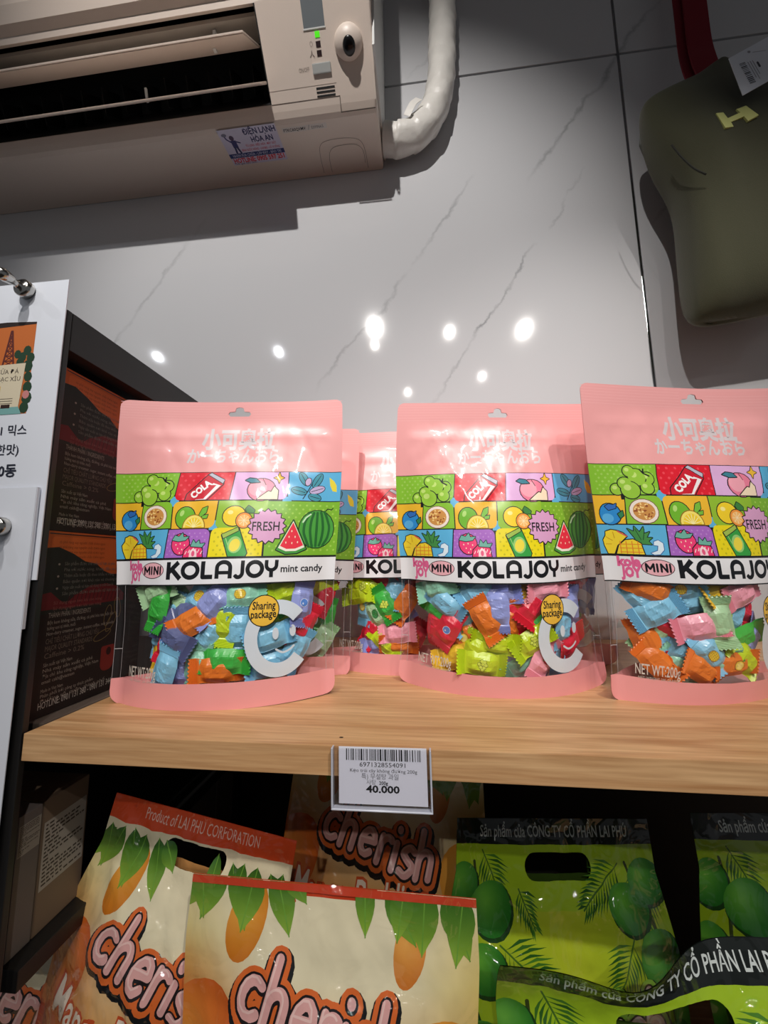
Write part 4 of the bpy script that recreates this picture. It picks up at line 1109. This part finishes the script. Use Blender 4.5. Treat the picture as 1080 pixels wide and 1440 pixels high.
def fruit_art(kind):
    T = lambda x, y: (CL/2+x/1000*CL, CW/2-y/1000*CL); A = Art(T); D = (40, 60, 50)
    if kind == 'pine':
        A.oell(0, 0, 105, 90, (240, 212, 60), 0, 0, 10, (170, 120, 30), 14)
        for k in range(-2, 3): A.stroke([(-90, k*36), (90, k*36+20)], 7, (190, 140, 40), 2); A.stroke([(k*40, -80), (k*40+10, 80)], 7, (190, 140, 40), 2)
    elif kind == 'grape':
        for x, y in ((0, -80), (60, -70), (-50, -20), (20, -20), (85, -10), (-20, 40), (50, 45), (15, 95)): A.oell(x, y, 34, 32, (214, 232, 90), 0, 0, 8, (90, 110, 20), 10)
    elif kind == 'straw':
        A.oell(0, 10, 85, 90, (228, 50, 80), 0, 0, 8, (120, 20, 40), 14); A.poly([(-70, -70), (-20, -60), (0, -110), (30, -62), (80, -72), (40, -36), (-40, -36)], (70, 150, 70), 2)
        for x, y in ((-35, 0), (0, -10), (35, 0), (-20, 40), (20, 40)): A.ell(x, y, 8, 11, (255, 220, 180), 2, n=6)
    elif kind == 'lemon':
        A.oell(0, 0, 100, 90, (244, 206, 60), 0, 0, 9, (140, 80, 20), 16); A.ell(0, 0, 78, 70, (250, 232, 130), 2); A.poly([(60, -80), (120, -120), (130, -70)], (60, 130, 60), 2)
    elif kind == 'melon':
        A.oell(0, 0, 110, 80, (70, 150, 80), 0, 20, 8, (20, 70, 40), 16)
        for k in range(-2, 3): A.stroke([(k*38, -60), (k*45, 60)], 12, (30, 96, 50), 2)
    elif kind == 'leaf':
        for x, y, r in ((-60, -30, 30), (60, -40, -30), (-50, 60, -20), (70, 50, 20)): A.oell(x, y, 66, 30, (110, 190, 130), 0, r, 7, (40, 110, 90), 12)
    elif kind == 'berry':
        A.oell(0, 0, 80, 80, (90, 140, 220), 0, 0, 9, (240, 244, 255), 14); A.ell(-20, -24, 22, 18, (220, 234, 255), 2)
    return A
_fb = {}
def candy(world_m, col, shape, label, group, fruit=None):
    o = bpy.data.objects.new('wrapped_candy', CM[shape]); C.objects.link(o); o.matrix_world = world_m
    o.color = (*lin(CCOL[col]), 1); tag(o, label, 'candy', group)
    if fruit:
        k = (fruit, shape)
        if k not in _fb:
            G = CG[shape]; b = bake_nonuniform(fruit_art(fruit), G)
            p = lay_on('fruit_print', b, G, grid_normals(G), .00004, M['print'], o, base=.00025); _fb[k] = p.data
        else: link('fruit_print', _fb[k], None, o)
    return o
def bake_nonuniform(A, G):
    """candy grid columns are unevenly spaced: remap u so that cells are unit squares"""
    nv, nu = G.shape[0]-1, G.shape[1]-1
    xs = np.concatenate([np.linspace(0, .17, 11), np.linspace(.17, .83, 20)[1:-1], np.linspace(.83, 1, 11)])
    B2 = Art(lambda x, y: (x, y)); B2.p = []
    for pts, cols, L in A.p:
        B2.p.append(([(float(np.interp(u/CL, xs, np.arange(nu+1)))/nu, v/CW) for u, v in pts], cols, L))
    return bake(B2, 1., 1., nu, nv)

ORD = ['', 'second ', 'third ', 'fourth ', 'fifth ', 'sixth ', 'seventh ', 'eighth ', 'ninth ', 'tenth ']
def candy_bag(q, sc, seed, label, where, candies, deep, extra_group):
    root = empty('candy_bag', (q[0], q[1], q[2]+CZ), label, 'candy bag', 'pink candy bags on the shelf')
    Fg = bag_grid(q, sc, seed, -1); Bg = bag_grid(q, sc, seed, 1)
    off = np.zeros(3)
    nf, nb = GN(Fg), -grid_normals(Bg)
    lay_on('front_panel', BK['front'], Fg, nf, .00003, M['print'], root)
    lay_on('clear_window', BK['win'], Fg, nf, .0, M['film'], root)
    lay_on('window_print_glints', BK['wpr'], Fg, nf, .00004, M['print'], root, base=.0001)
    lay_on('back_panel', BK['back'], Bg, nb, .0, M['pink'], root, flip=True)
    lay_on('back_window', BK['win'], Bg, nb, .0, M['film'], root, flip=True)
    # bottom gusset closing the pouch
    vs, fs = [], []
    n = NU-5
    for k in range(5):
        t = k/4; fr, bk = Fg[1, 3:-3], Bg[1, 3:-3]; r = fr*(1-t)+bk*t; r = r+np.array([0, 0, .010*math.sin(t*math.pi)])
        vs += [tuple(p) for p in r]
    for k in range(4):
        for i in range(n-1): fs.append((k*n+i, k*n+i+1, (k+1)*n+i+1, (k+1)*n+i))
    mesh('bottom_gusset', vs, fs, M['pink'], root, smooth=True)
    rnd = random.Random(seed*31+7)
    lst = [(u, v, a, c, fr, 0) for (u, v, a, c, fr) in candies]+[(u, v, a, c, None, 1) for (u, v, a, c) in deep]
    # labels: count each colour from the left; those deep inside are told apart by nothing but colour
    names = {}
    for c in set(x[3] for x in lst):
        idx = sorted([k for k, x in enumerate(lst) if x[3] == c and x[5] == 0], key=lambda k: lst[k][0])
        for o_, k in enumerate(idx):
            names[k] = ('only ' if len(idx) == 1 else 'leftmost ' if o_ == 0 else ORD[o_])+CNAME[c]+' wrapped candy '+('' if o_ == 0 else 'from left ')+'in '+where
        idx = sorted([k for k, x in enumerate(lst) if x[3] == c and x[5] == 1], key=lambda k: lst[k][0])
        for o_, k in enumerate(idx):
            names[k] = ('' if len(idx) == 1 else 'leftmost ' if o_ == 0 else ORD[o_])+'half hidden '+CNAME[c]+' wrapped candy '+('' if o_ == 0 else 'from left ')+'deep inside '+where
    for k, (u, v, ang, c, fr, dp) in enumerate(lst):
        u_ = .5+(min(max(u, .07), .93)-.5)*.90; v = min(max(v, .652), .893)
        P, N, TX = place(Fg, u_, v); TY = np.cross(N, TX); TY /= np.linalg.norm(TY); TX = np.cross(TY, N)
        th = rnd.uniform(-.12, .12); 
        edge = abs(u_-.5)*2
        dpt = (.0075+.0042*((k*2) % 3)) if dp == 0 else .0225
        s = 1.0
        a = R(ang); X = TX*math.cos(a)+TY*math.sin(a); Y = -TX*math.sin(a)+TY*math.cos(a)
        m = Matrix((tuple(X), tuple(Y), tuple(N))).transposed() @ Matrix.Rotation(th, 3, 'X') @ Matrix.Rotation(rnd.uniform(-.08, .08), 3, 'Y')
        m = m.to_4x4(); m.translation = tuple(P-N*dpt+np.array([q[0], q[1], q[2]+CZ]))
        candy(m, c, (k*3+seed) % 8, names[k], 'candies in '+where, fr)
    return root

def cz(lst, x0, xs, yt, yb):
    return [((x-x0)/xs, .6351+(y-yt)/(yb-yt)*(.922-.6351), a, c, f) for x, y, a, c, f in lst]
N_ = None
c1 = cz([(200, 205, 80, 'G', N_), (312, 190, -50, 'S', N_), (430, 150, 60, 'B', 'pine'), (495, 190, 50, 'P', N_), (275, 250, 75, 'B', N_), (375, 225, 25, 'N', N_), (405, 275, 28, 'O', N_), (365, 430, 75, 'O', N_), (565, 285, 82, 'L', N_), (640, 150, 5, 'M', 'pine'), (775, 150, 0, 'M', N_), (885, 140, 15, 'L', N_), (945, 210, 80, 'P', 'berry'), (165, 350, 85, 'B', N_), (238, 375, 72, 'R', 'berry'), (300, 355, -30, 'N', N_), (195, 420, 80, 'Y', N_), (470, 340, 60, 'B', N_), (570, 470, -3, 'G', N_), (850, 265, 12, 'L', N_), (625, 335, 90, 'B', N_), (790, 370, 15, 'B', N_), (905, 350, 60, 'S', 'melon'), (970, 330, 60, 'R', N_), (255, 510, 70, 'B', N_), (315, 510, 90, 'P', N_), (425, 500, 80, 'M', N_), (530, 545, 0, 'O', N_), (690, 525, -20, 'S', N_), (790, 505, 8, 'B', N_), (180, 130, 20, 'S', N_), (740, 300, 40, 'G', N_), (920, 450, 60, 'B', N_)], 25, 1010, 100, 558)
c3 = cz([(115, 135, 20, 'M', N_), (225, 150, 30, 'B', 'leaf'), (335, 135, 35, 'B', N_), (160, 220, -35, 'B', N_), (255, 270, 55, 'B', N_), (440, 150, 8, 'P', N_), (435, 225, 90, 'P', N_), (565, 160, 25, 'Y', N_), (655, 215, 48, 'R', N_), (725, 125, 5, 'K', N_), (820, 130, 20, 'P', N_), (115, 265, -30, 'G', N_), (375, 285, -60, 'O', N_), (510, 320, 88, 'O', N_), (105, 360, 80, 'R', N_), (180, 360, 60, 'R', 'berry'), (258, 405, 58, 'O', 'lemon'), (430, 425, -5, 'L', N_), (625, 405, 32, 'L', 'grape'), (590, 285, 60, 'R', N_), (690, 345, 60, 'G', N_), (685, 500, 55, 'K', 'straw'), (440, 495, 30, 'P', N_), (310, 480, 70, 'L', N_), (360, 550, -5, 'L', 'grape'), (590, 535, 35, 'M', N_), (800, 490, 85, 'B', N_), (825, 345, 80, 'B', N_), (885, 330, 82, 'Y', N_), (855, 225, 60, 'K', N_), (905, 255, 85, 'P', N_), (500, 245, 20, 'R', N_), (200, 520, 20, 'Y', N_), (870, 440, 30, 'R', N_)], 5, 990, 95, 578)
c4 = cz([(290, 295, 32, 'B', N_), (600, 215, 8, 'B', N_), (520, 115, 10, 'B', 'pine'), (275, 145, -25, 'O', N_), (835, 110, -8, 'O', N_), (985, 150, 10, 'Y', N_), (850, 350, -80, 'S', N_), (1000, 375, 82, 'L', N_), (425, 385, -25, 'R', N_), (640, 390, 12, 'K', N_), (340, 545, 40, 'B', N_), (540, 565, -22, 'B', N_), (745, 570, -52, 'B', 'pine'), (285, 470, 50, 'S', N_), (205, 520, -65, 'O', N_), (280, 650, -45, 'O', N_), (750, 170, 20, 'M', N_), (190, 220, -45, 'B', N_), (1040, 640, 5, 'O', 'lemon'), (930, 550, -30, 'P', N_), (880, 710, 20, 'M', N_), (680, 700, -30, 'O', N_), (600, 650, 0, 'R', N_), (480, 720, -40, 'M', N_), (1180, 150, 20, 'K', N_), (1170, 300, 60, 'B', N_), (1200, 480, 20, 'G', N_), (1180, 620, -40, 'L', N_), (1330, 250, 80, 'R', N_), (1340, 500, 60, 'P', N_)], 0, 2018, 95, 750)
c2 = [((x-178)/1036+.27, .6351+(y-858)/(1280-858)*(.922-.6351), a, c, f) for x, y, a, c, f in ((110, 905, -25, 'L', 'grape'), (215, 885, 20, 'R', N_), (320, 930, 80, 'B', N_), (258, 1005, -58, 'G', 'grape'), (80, 1030, 85, 'B', 'lemon'), (190, 1065, -60, 'S', 'melon'), (390, 1010, 55, 'O', N_), (135, 1165, 60, 'R', N_), (250, 1220, -40, 'L', 'grape'), (335, 1170, 5, 'K', N_), (190, 1255, 20, 'P', N_), (345, 1255, 0, 'O', N_), (55, 955, 10, 'L', N_), (330, 1090, 30, 'P', N_))]
c1b = [(.90, .70, 70, 'R', N_), (.92, .78, 80, 'G', N_), (.90, .87, 60, 'S', N_), (.86, .66, 20, 'L', N_)]
c3b = [(.80, .70, 60, 'R', N_), (.84, .78, 80, 'G', 'melon'), (.80, .86, 20, 'K', N_), (.90, .72, 80, 'P', N_)]
def deep(seed, n):
    r = random.Random(seed); return [(.14+.72*((i*0.381966+r.random()*.1) % 1), .67+.22*r.random(), r.uniform(-90, 90), r.choice('BOGLRPSMK')) for i in range(n)]
ROWS = [
    ([-0.198, 0.3782, SZ, 0.1700, 0.0059, -0.0109, 0.0091, -0.0313, -0.0105], .95, 1, 'pink candy bag at far left front of the shelf, beside the coffee boxes', 'far left front candy bag', c1, deep(1, 14)),
    ([0.0779, 0.4343, SZ, 0.0659, 0.0703, 0.0013, -0.1343, 0.123, -0.0007], 1.1, 2, 'pink candy bag in front at middle of shelf, behind the price tag', 'middle front candy bag', c3, deep(2, 14)),
    ([0.2656, 0.4311, SZ, 0.2435, 0.1098, 0.0072, 0.0514, -0.1484, -0.0107], 1., 3, 'tilted pink candy bag at right, cut off by the picture edge', 'right candy bag', c4, deep(3, 10)),
    ([-0.0194, 0.4887, SZ, 0.0014, -0.0059, -0.0118, -0.0008, 0.003, 0.0005], .85, 4, 'pink candy bag set back between left and middle front bags', 'set back candy bag', c2, deep(4, 6)),
    ([-0.2031, 0.4560, SZ, 0.0005, -0.0305, 0.0287, -0.0032, 0.003, 0.0002], .55, 5, 'pink candy bag mostly hidden behind the far left front one', 'hidden left candy bag', c1b, []),
    ([0.1290, 0.5215, SZ, -0.0003, 0.0011, -0.0023, 0.0002, 0, 0], .7, 6, 'pink candy bag mostly hidden behind the middle front one', 'hidden rear candy bag', c3b, [])]
for r in ROWS: candy_bag(*r, None)

# ------------------------------------------------------------------ jelly bags on the lower board
JW_, JNU, JNV = .27, 40, 50
def letters(A, s, x, y, h, layers, L, adv=None, arch=None, shear=.18):
    """bubble lettering from round strokes; layers = [(extra width, colour, dx, dy)]"""
    a = lambda cx, cy, rx, ry, a0, a1, n=10: [(cx+rx*math.cos(R(t)), cy+ry*math.sin(R(t))) for t in np.linspace(a0, a1, n)]
    GL = {'c': ([a(.24, .30, .22, .28, 50, 310)], .50), 'h': ([[(.05, 0), (.05, 1)], [(.05, .30)]+a(.22, .36, .17, .20, 180, 0)+[(.39, 0)]], .56),
          'e': ([[(.05, .33), (.42, .33)]+a(.235, .30, .19, .27, 8, 310)], .54), 'r': ([[(.05, 0), (.05, .56)], [(.05, .34)]+a(.22, .36, .17, .19, 180, 50)], .42),
          'i': ([[(.05, 0), (.05, .54)], [(.05, .84), (.05, .86)]], .22), 's': ([smooth_path([(.36, .50), (.22, .57), (.06, .45), (.20, .31), (.37, .17), (.22, .0), (.03, .08)], 4)], .46)}
    cx = x; W0 = .17*h
    tot = sum(GL[c][1] for c in s)*h
    for li, (ew, col, dx, dy) in enumerate(layers):
        cx = x
        for k, c in enumerate(s):
            st, ad = GL[c]; t = (k+.5)/len(s); yy = y+(arch(t) if arch else 0); rot = arch_rot(arch, t, tot) if arch else 0
            for p in st:
                pts = []
                for (px, py) in p:
                    X = (px+shear*py)*h; Y = -py*h; pts.append((cx+X*math.cos(rot)-Y*math.sin(rot)+dx, yy+X*math.sin(rot)+Y*math.cos(rot)+dy))
                A.stroke(pts, W0+2*ew, col, L+li*1.0)
            cx += ad*h
    return tot
def arch_rot(f, t, tot): return math.atan2(f(min(1, t+.1))-f(max(0, t-.1)), tot*(min(1, t+.1)-max(0, t-.1)))*.5

def slot(cx, cy, w_, h_): return rr(cx-w_/2, cy-h_/2, cx+w_/2, cy+h_/2, h_*.49)
def leafp(x, y, ln, wd, rot):
    o = []
    for t in np.linspace(0, 1, 9): o.append((t*ln, wd*math.sin(math.pi*t**.8)))
    for t in np.linspace(1, 0, 9)[1:-1]: o.append((t*ln, -wd*math.sin(math.pi*t**.8)))
    c, s = math.cos(R(rot)), math.sin(R(rot)); return [(x+a*c-b*s, y+a*s+b*c) for a, b in o]

def mango_art(H, sh=0):
    U = JW_/1000; T = lambda x, y: (x*U, H-(y-sh)*U); A = Art(T); HH = H/U+sh
    cream, yel, org, dor, red = (232, 222, 188), (238, 214, 130), (228, 150, 70), (206, 104, 44), (176, 56, 40)
    def bg(x, y):
        c = mix(cream, yel, max(0, 1-min(x, 1000-x)/230.)*min(1, max(0, (y-120)/250)))
        c = mix(c, org, (y-430)/330.)
        c = mix(c, dor, max(0, 1-x/300.)*max(0, min(1, (y-300)/260)))
        c = mix(c, red, max(0, 1-x/200.)*max(0, min(1, (y-560)/300)))
        return c
    sx = slot(500, 128, 330, 84)
    st = [(0, 0), (1000, 0), (1000, 92), (0, 92)]
    A.poly(st, (214, 78, 40), 0)
    # background in strips around the hand slot
    A.poly([(0, 90), (1000, 90), (1000, 200), (0, 200)], cream, 0, holes=[[(p[0], p[1]+12) for p in sx]])
    A.rect(0, 200, 1000, HH, bg, 0, 10, 14)
    A.text('Product of LAI PHU CORPORATION', 500, 62, 44, (236, 190, 176), 1, width=620)
    # mangoes with leaves
    def mango(x, y, rx, ry, rot, c0, c1, L): A.ell(x, y, rx, ry, lambda a, b: mix(c0, c1, (math.hypot(a-(x-rx*.25), b-(y-ry*.2)))/(max(rx, ry)*1.15)), L, rot, 24)
    mango(215, 262, 64, 118, 16, (238, 172, 70), (204, 116, 30), 2); mango(775, 300, 52, 100, 12, (240, 176, 90), (206, 118, 44), 2)
    for lk, (x, y, ln, wd, r) in enumerate(((160, 100, 240, 48, 75), (230, 110, 230, 50, 100), (110, 100, 230, 44, 110), (300, 110, 240, 46, 70), (60, 120, 180, 40, 120), (340, 110, 150, 36, 50), (30, 110, 200, 40, 80),
                        (700, 130, 230, 44, 60), (830, 120, 240, 50, 95), (900, 130, 250, 50, 70), (760, 120, 200, 40, 100), (960, 130, 260, 48, 100), (620, 110, 200, 34, 88))):
        g0 = (74, 140, 40) if int(x) % 20 else (104, 160, 44); ln *= .82; A.poly(leafp(x, y, ln, wd, r), lambda a, b, g0=g0, y=y, ln=ln: mix((46, 96, 34), (150, 186, 62), (b-y)/ln), 3+lk)
        e = leafp(x, y, ln, 0.1, r); A.stroke([(x, y), e[8]], 4, (110, 160, 60), 3.5+lk)
    # big fruit at the lower sides
    mango(50, 620, 130, 200, 30, (240, 150, 60), (200, 84, 30), 2); mango(905, 610, 120, 150, -35, (250, 190, 90), (226, 140, 44), 2); mango(990, 760, 150, 180, -20, (250, 206, 100), (232, 150, 50), 2); mango(300, 900, 200, 160, 10, (252, 200, 110), (226, 140, 56), 2)
    mango(820, 900, 200, 150, 0, (250, 190, 90), (220, 120, 50), 2)
    arch = lambda t: 20*math.cos(t*3.14*1.15)*-1+66*t
    letters(A, 'cherish', 208, 512, 166, [(34, (24, 26, 28), 2, 16), (24, (222, 108, 48), 0, 4), (8, (30, 24, 26), 0, 2), (0, (226, 170, 166), 0, 0), (-11, (240, 200, 194), -6, -8)], 5, arch=arch)
    if sh: A.rect(0, sh, 1000, sh+24, (206, 70, 44), 20)
    A.text('Mango Pudding', 400, 740, 120, (206, 84, 40), 6, bold=.07, shear=.25, rot=3, width=640); A.text('Mango Pudding', 400, 740, 120, (244, 226, 206), 7, bold=.01, shear=.25, rot=3, width=620)
    return A

def coconut_art(H):
    U = JW_/1000; T = lambda x, y: (x*U, H-y*U); A = Art(T); HH = H/U
    def bg(x, y): return mix(mix((146, 178, 30), (178, 192, 44), 1-abs(x-500)/500), (128, 180, 40), (y-500)/600)
    BK_ = (16, 22, 20)
    A.poly([(0, 0), (1000, 0), (1000, 92), (0, 92)], BK_, 0)
    sx = slot(500, 160, 330, 90)
    A.poly([(0, 90), (1000, 90), (1000, 290), (0, 290)], (158, 192, 36), 0, holes=[sx])
    A.rect(0, 290, 1000, HH, bg, 0, 10, 14)
    A.text('Sản phẩm của CÔNG TY CỔ PHẦN LAI PHÚ', 500, 64, 40, (206, 214, 212), 1, bold=.015, width=760)
    rnd = random.Random(4)
    def frond(x, y, ln, rot, n, L, bl):
        c, s = math.cos(R(rot)), math.sin(R(rot))
        A.stroke([(x, y), (x+ln*c, y+ln*s)], 6, (70, 112, 36), L)
        for k in range(n):
            t = .08+.9*k/n; px, py = x+ln*t*c, y+ln*t*s
            for sd in (-1, 1):
                r = rot+sd*(58-30*t); l2 = bl*(1-.55*t)*(.85+.3*rnd.random())
                g = mix((38, 86, 30), (92, 148, 44), rnd.random()*.8); A.poly([(px, py), (px+l2*.5*math.cos(R(r))-5*math.sin(R(r)), py+l2*.5*math.sin(R(r))+5*math.cos(R(r))), (px+l2*math.cos(R(r+sd*-8)), py+l2*math.sin(R(r+sd*-8))), (px+l2*.5*math.cos(R(r))+5*math.sin(R(r)), py+l2*.5*math.sin(R(r))-5*math.cos(R(r)))], g, L+.5)
    for a in ((215, 390, 300, 30, 15, 1, 150), (130, 110, 210, 60, 12, 1, 110), (300, 230, 130, 60, 9, 1, 80), (800, 150, 250, 146, 13, 1, 120), (790, 380, 230, 128, 13, 1, 120),
              (800, 640, 260, 60, 12, 1, 150), (180, 640, 280, 60, 12, 1, 170), (120, 900, 300, -20, 12, 1, 170), (850, 900, 300, 200, 12, 1, 170), (950, 150, 240, 110, 10, 1, 140)): frond(*a)
    for x0, pts in ((60, [(90, 150), (105, 320), (90, 520), (120, 760), (80, 980)]), (900, [(840, 150), (900, 320), (930, 520), (900, 760), (940, 980)])):
        A.stroke(smooth_path(pts, 5), 12, (58, 70, 26), 4)
    for x, y, rx, ry, r in ((40, 230, 60, 85, 0), (175, 290, 78, 90, 5), (30, 440, 55, 90, 0), (160, 470, 74, 86, -10), (50, 640, 80, 95, 5), (170, 700, 84, 92, 0), (810, 290, 84, 86, 10), (930, 215, 80, 84, 0), (900, 450, 88, 92, -8), (985, 640, 60, 110, 10), (900, 720, 84, 90, 0), (70, 850, 90, 90, 0), (930, 900, 90, 92, 0)):
        rx *= 1.15; ry *= .93
        A.ell(x+6, y+8, rx+5, ry+5, (30, 66, 26), 5, r, 20)
        A.ell(x, y, rx, ry, lambda a, b, x=x, y=y, rx=rx, ry=ry: mix((112, 184, 62), (36, 110, 36), math.hypot(a-(x-rx*.35), b-(y-ry*.3))/(ry*1.3)), 6, r, 24)
    arch = lambda t: -16*math.sin(t*3.14)+26*t
    letters(A, 'cherish', 255, 690, 185, [(34, (26, 40, 22), 2, 14), (24, (130, 180, 60), 0, 4), (8, (28, 32, 26), 0, 2), (0, (226, 190, 190), 0, 0), (-11, (240, 222, 220), -6, -8)], 7, arch=arch)
    return A

def jelly_grid(x, y, z, yaw, lean, roll, H, bulge, fold, fang, seed, side, taper=.80, wr=1., wave=0.):
    uf, tf = np.meshgrid(np.linspace(0, 1, JNU+1), np.linspace(0, 1, JNV+1)); U = (uf-.5)*JW_
    vt = (1-tf)*H                                                     # metres below the top edge
    B = np.interp(vt, [0, .012, .06, .11, .18, .26, H+.001 if H > .26 else .27], [0, .0006, .012, .032, .046, .05, .05])*bulge
    s = np.minimum(1, np.abs(U)/(JW_/2-.004)); prof = 1-s**2.4
    wf = np.interp(vt, [0, .05, .13, .2], [taper, taper+.02, .97, 1.])
    X = U*wf*(1-2.2*B*B/JW_/JW_)
    d = B*prof*(1 if side < 0 else .35)
    edge = np.clip((1-s)*6, 0, 1)*np.clip(vt/.03, 0, 1)
    d = d+edge*wr*(ridge_noise(uf, tf*1.3, seed+(0 if side < 0 else 40), 9, 8)*.012+ridge_noise(uf, tf*1.3, seed+9, 9, 22)*.005)
    ang = fang*np.clip((fold-vt)/.03, 0, 1)
    dl = H/JNV
    zc = np.cumsum(np.concatenate([np.zeros((1, JNU+1)), np.cos((ang[1:]+ang[:-1])/2)*dl]), 0); yc = np.cumsum(np.concatenate([np.zeros((1, JNU+1)), np.sin((ang[1:]+ang[:-1])/2)*dl]), 0)
    Y = yc+side*(d+.0004)*np.cos(ang); Z = zc-side*(d+.0004)*np.sin(ang)*-1*-1
    tw = wave*np.clip((.07-vt)/.07, 0, 1)
    sg = 1/(1+np.exp(-(uf-.52)*16))
    Y = Y+tw*(-.022+.036*sg)*np.clip((.05-vt)/.05, 0, 1); Z = Z-tw*(.014*np.exp(-((uf-.40)/.16)**2)+.004*(1-sg))
    out = np.stack([X, Y, Z], 2) @ rotm(yaw, lean, roll).T
    return out
_jb = {}
def jelly_bag(kind, x, y, yaw, lean, roll, H, bulge, fold, fang, seed, label, group, lift=0., taper=.80, wr=1., wave=0., scale=1., sh=0):
    root = empty('jelly_bag', (x, y, LZ+CZ), label, 'jelly bag', group); root.scale = (scale,)*3
    k = (kind, H, sh)
    if k not in _jb: _jb[k] = bake(mango_art(H, sh) if kind == 'mango' else coconut_art(H), JW_, H, JNU, JNV)
    for nm, sd in (('front_panel', -1), ('back_panel', 1)):
        G = jelly_grid(x, y, LZ, yaw, lean, roll, H, bulge, fold, fang, seed, sd, taper, wr, wave); G[..., 2] += lift
        n = grid_normals(G); n = -n if sd > 0 else n
        if sd < 0: lay_on(nm, _jb[k], G, n, .00003, M['foil'], root); gf = G
        else:
            A = Art(lambda u, v: (u*JW_, H-v)); c = (206, 150, 90) if kind == 'mango' else (60, 84, 30); tcol = (200, 70, 40) if kind == 'mango' else (16, 22, 20)
            A.poly([(0, 0), (1, 0), (1, .03), (0, .03)], tcol, 0); slv = .038 if kind == 'mango' else .043
            A.poly([(0, .03), (1, .03), (1, H), (0, H)], c, 0, holes=[rr(.335, slv-.011, .665, slv+.011, .0)])
            lay_on(nm, bake(A, JW_, H, JNU, JNV), G, n, .0, M['foil'], root, flip=True)
            vs = [tuple(p) for p in gf[0]]+[tuple(p) for p in G[0]]; nn = JNU+1
            mesh('bottom_gusset', vs, [(i, i+1, nn+i+1, nn+i) for i in range(JNU)], M['foil_plain'], root)
    return root
M['foil_plain'] = mat('plain_laminate', (190, 140, 80), .3)
MG, CG_ = 'mango jelly bags on the lower board', 'coconut jelly bags on the lower board'
jelly_bag('mango', -.292, .386, .06, .05, .225, .398, .9, 0, 0, 11, 'orange mango jelly bag leaning at left with hand slot showing', MG, lift=.024, wr=1.3, scale=.88, taper=.76)
jelly_bag('mango', -.094, .338, .03, 0, .034, .377, .7, 0, 0, 12, 'large mango jelly bag in front with its top folded under', MG, taper=.96, wr=.6, scale=.90, sh=146)
jelly_bag('mango', -.440, .440, .0, .0, .08, .270, .6, 0, 0, 17, 'mango jelly bag in the dark below the cartons at far left', MG, lift=.004, wr=.8)
jelly_bag('mango', -.076, .490, .0, -.15, .06, .385, .7, 0, 0, 13, 'mango jelly bag at the rear, half hidden below the price tag', MG, lift=.008, taper=.9, wr=.7)
jelly_bag('coconut', .131, .460, .13, -.078, .029, .312, .7, 0, 0, 14, 'green coconut jelly bag with hand slot, behind the one with a twisted top', CG_, wr=.6)
jelly_bag('coconut', .185, .362, .0, -.02, -.01, .292, .9, .0, 0, 15, 'green coconut jelly bag in front with black lettered twisted top band', CG_, taper=.97, wr=.7, wave=1.)
jelly_bag('coconut', .415, .455, -.05, -.08, -.08, .322, .8, 0, 0, 16, 'green coconut jelly bag at right edge of the picture, in shadow', CG_, lift=.012, wr=.8)
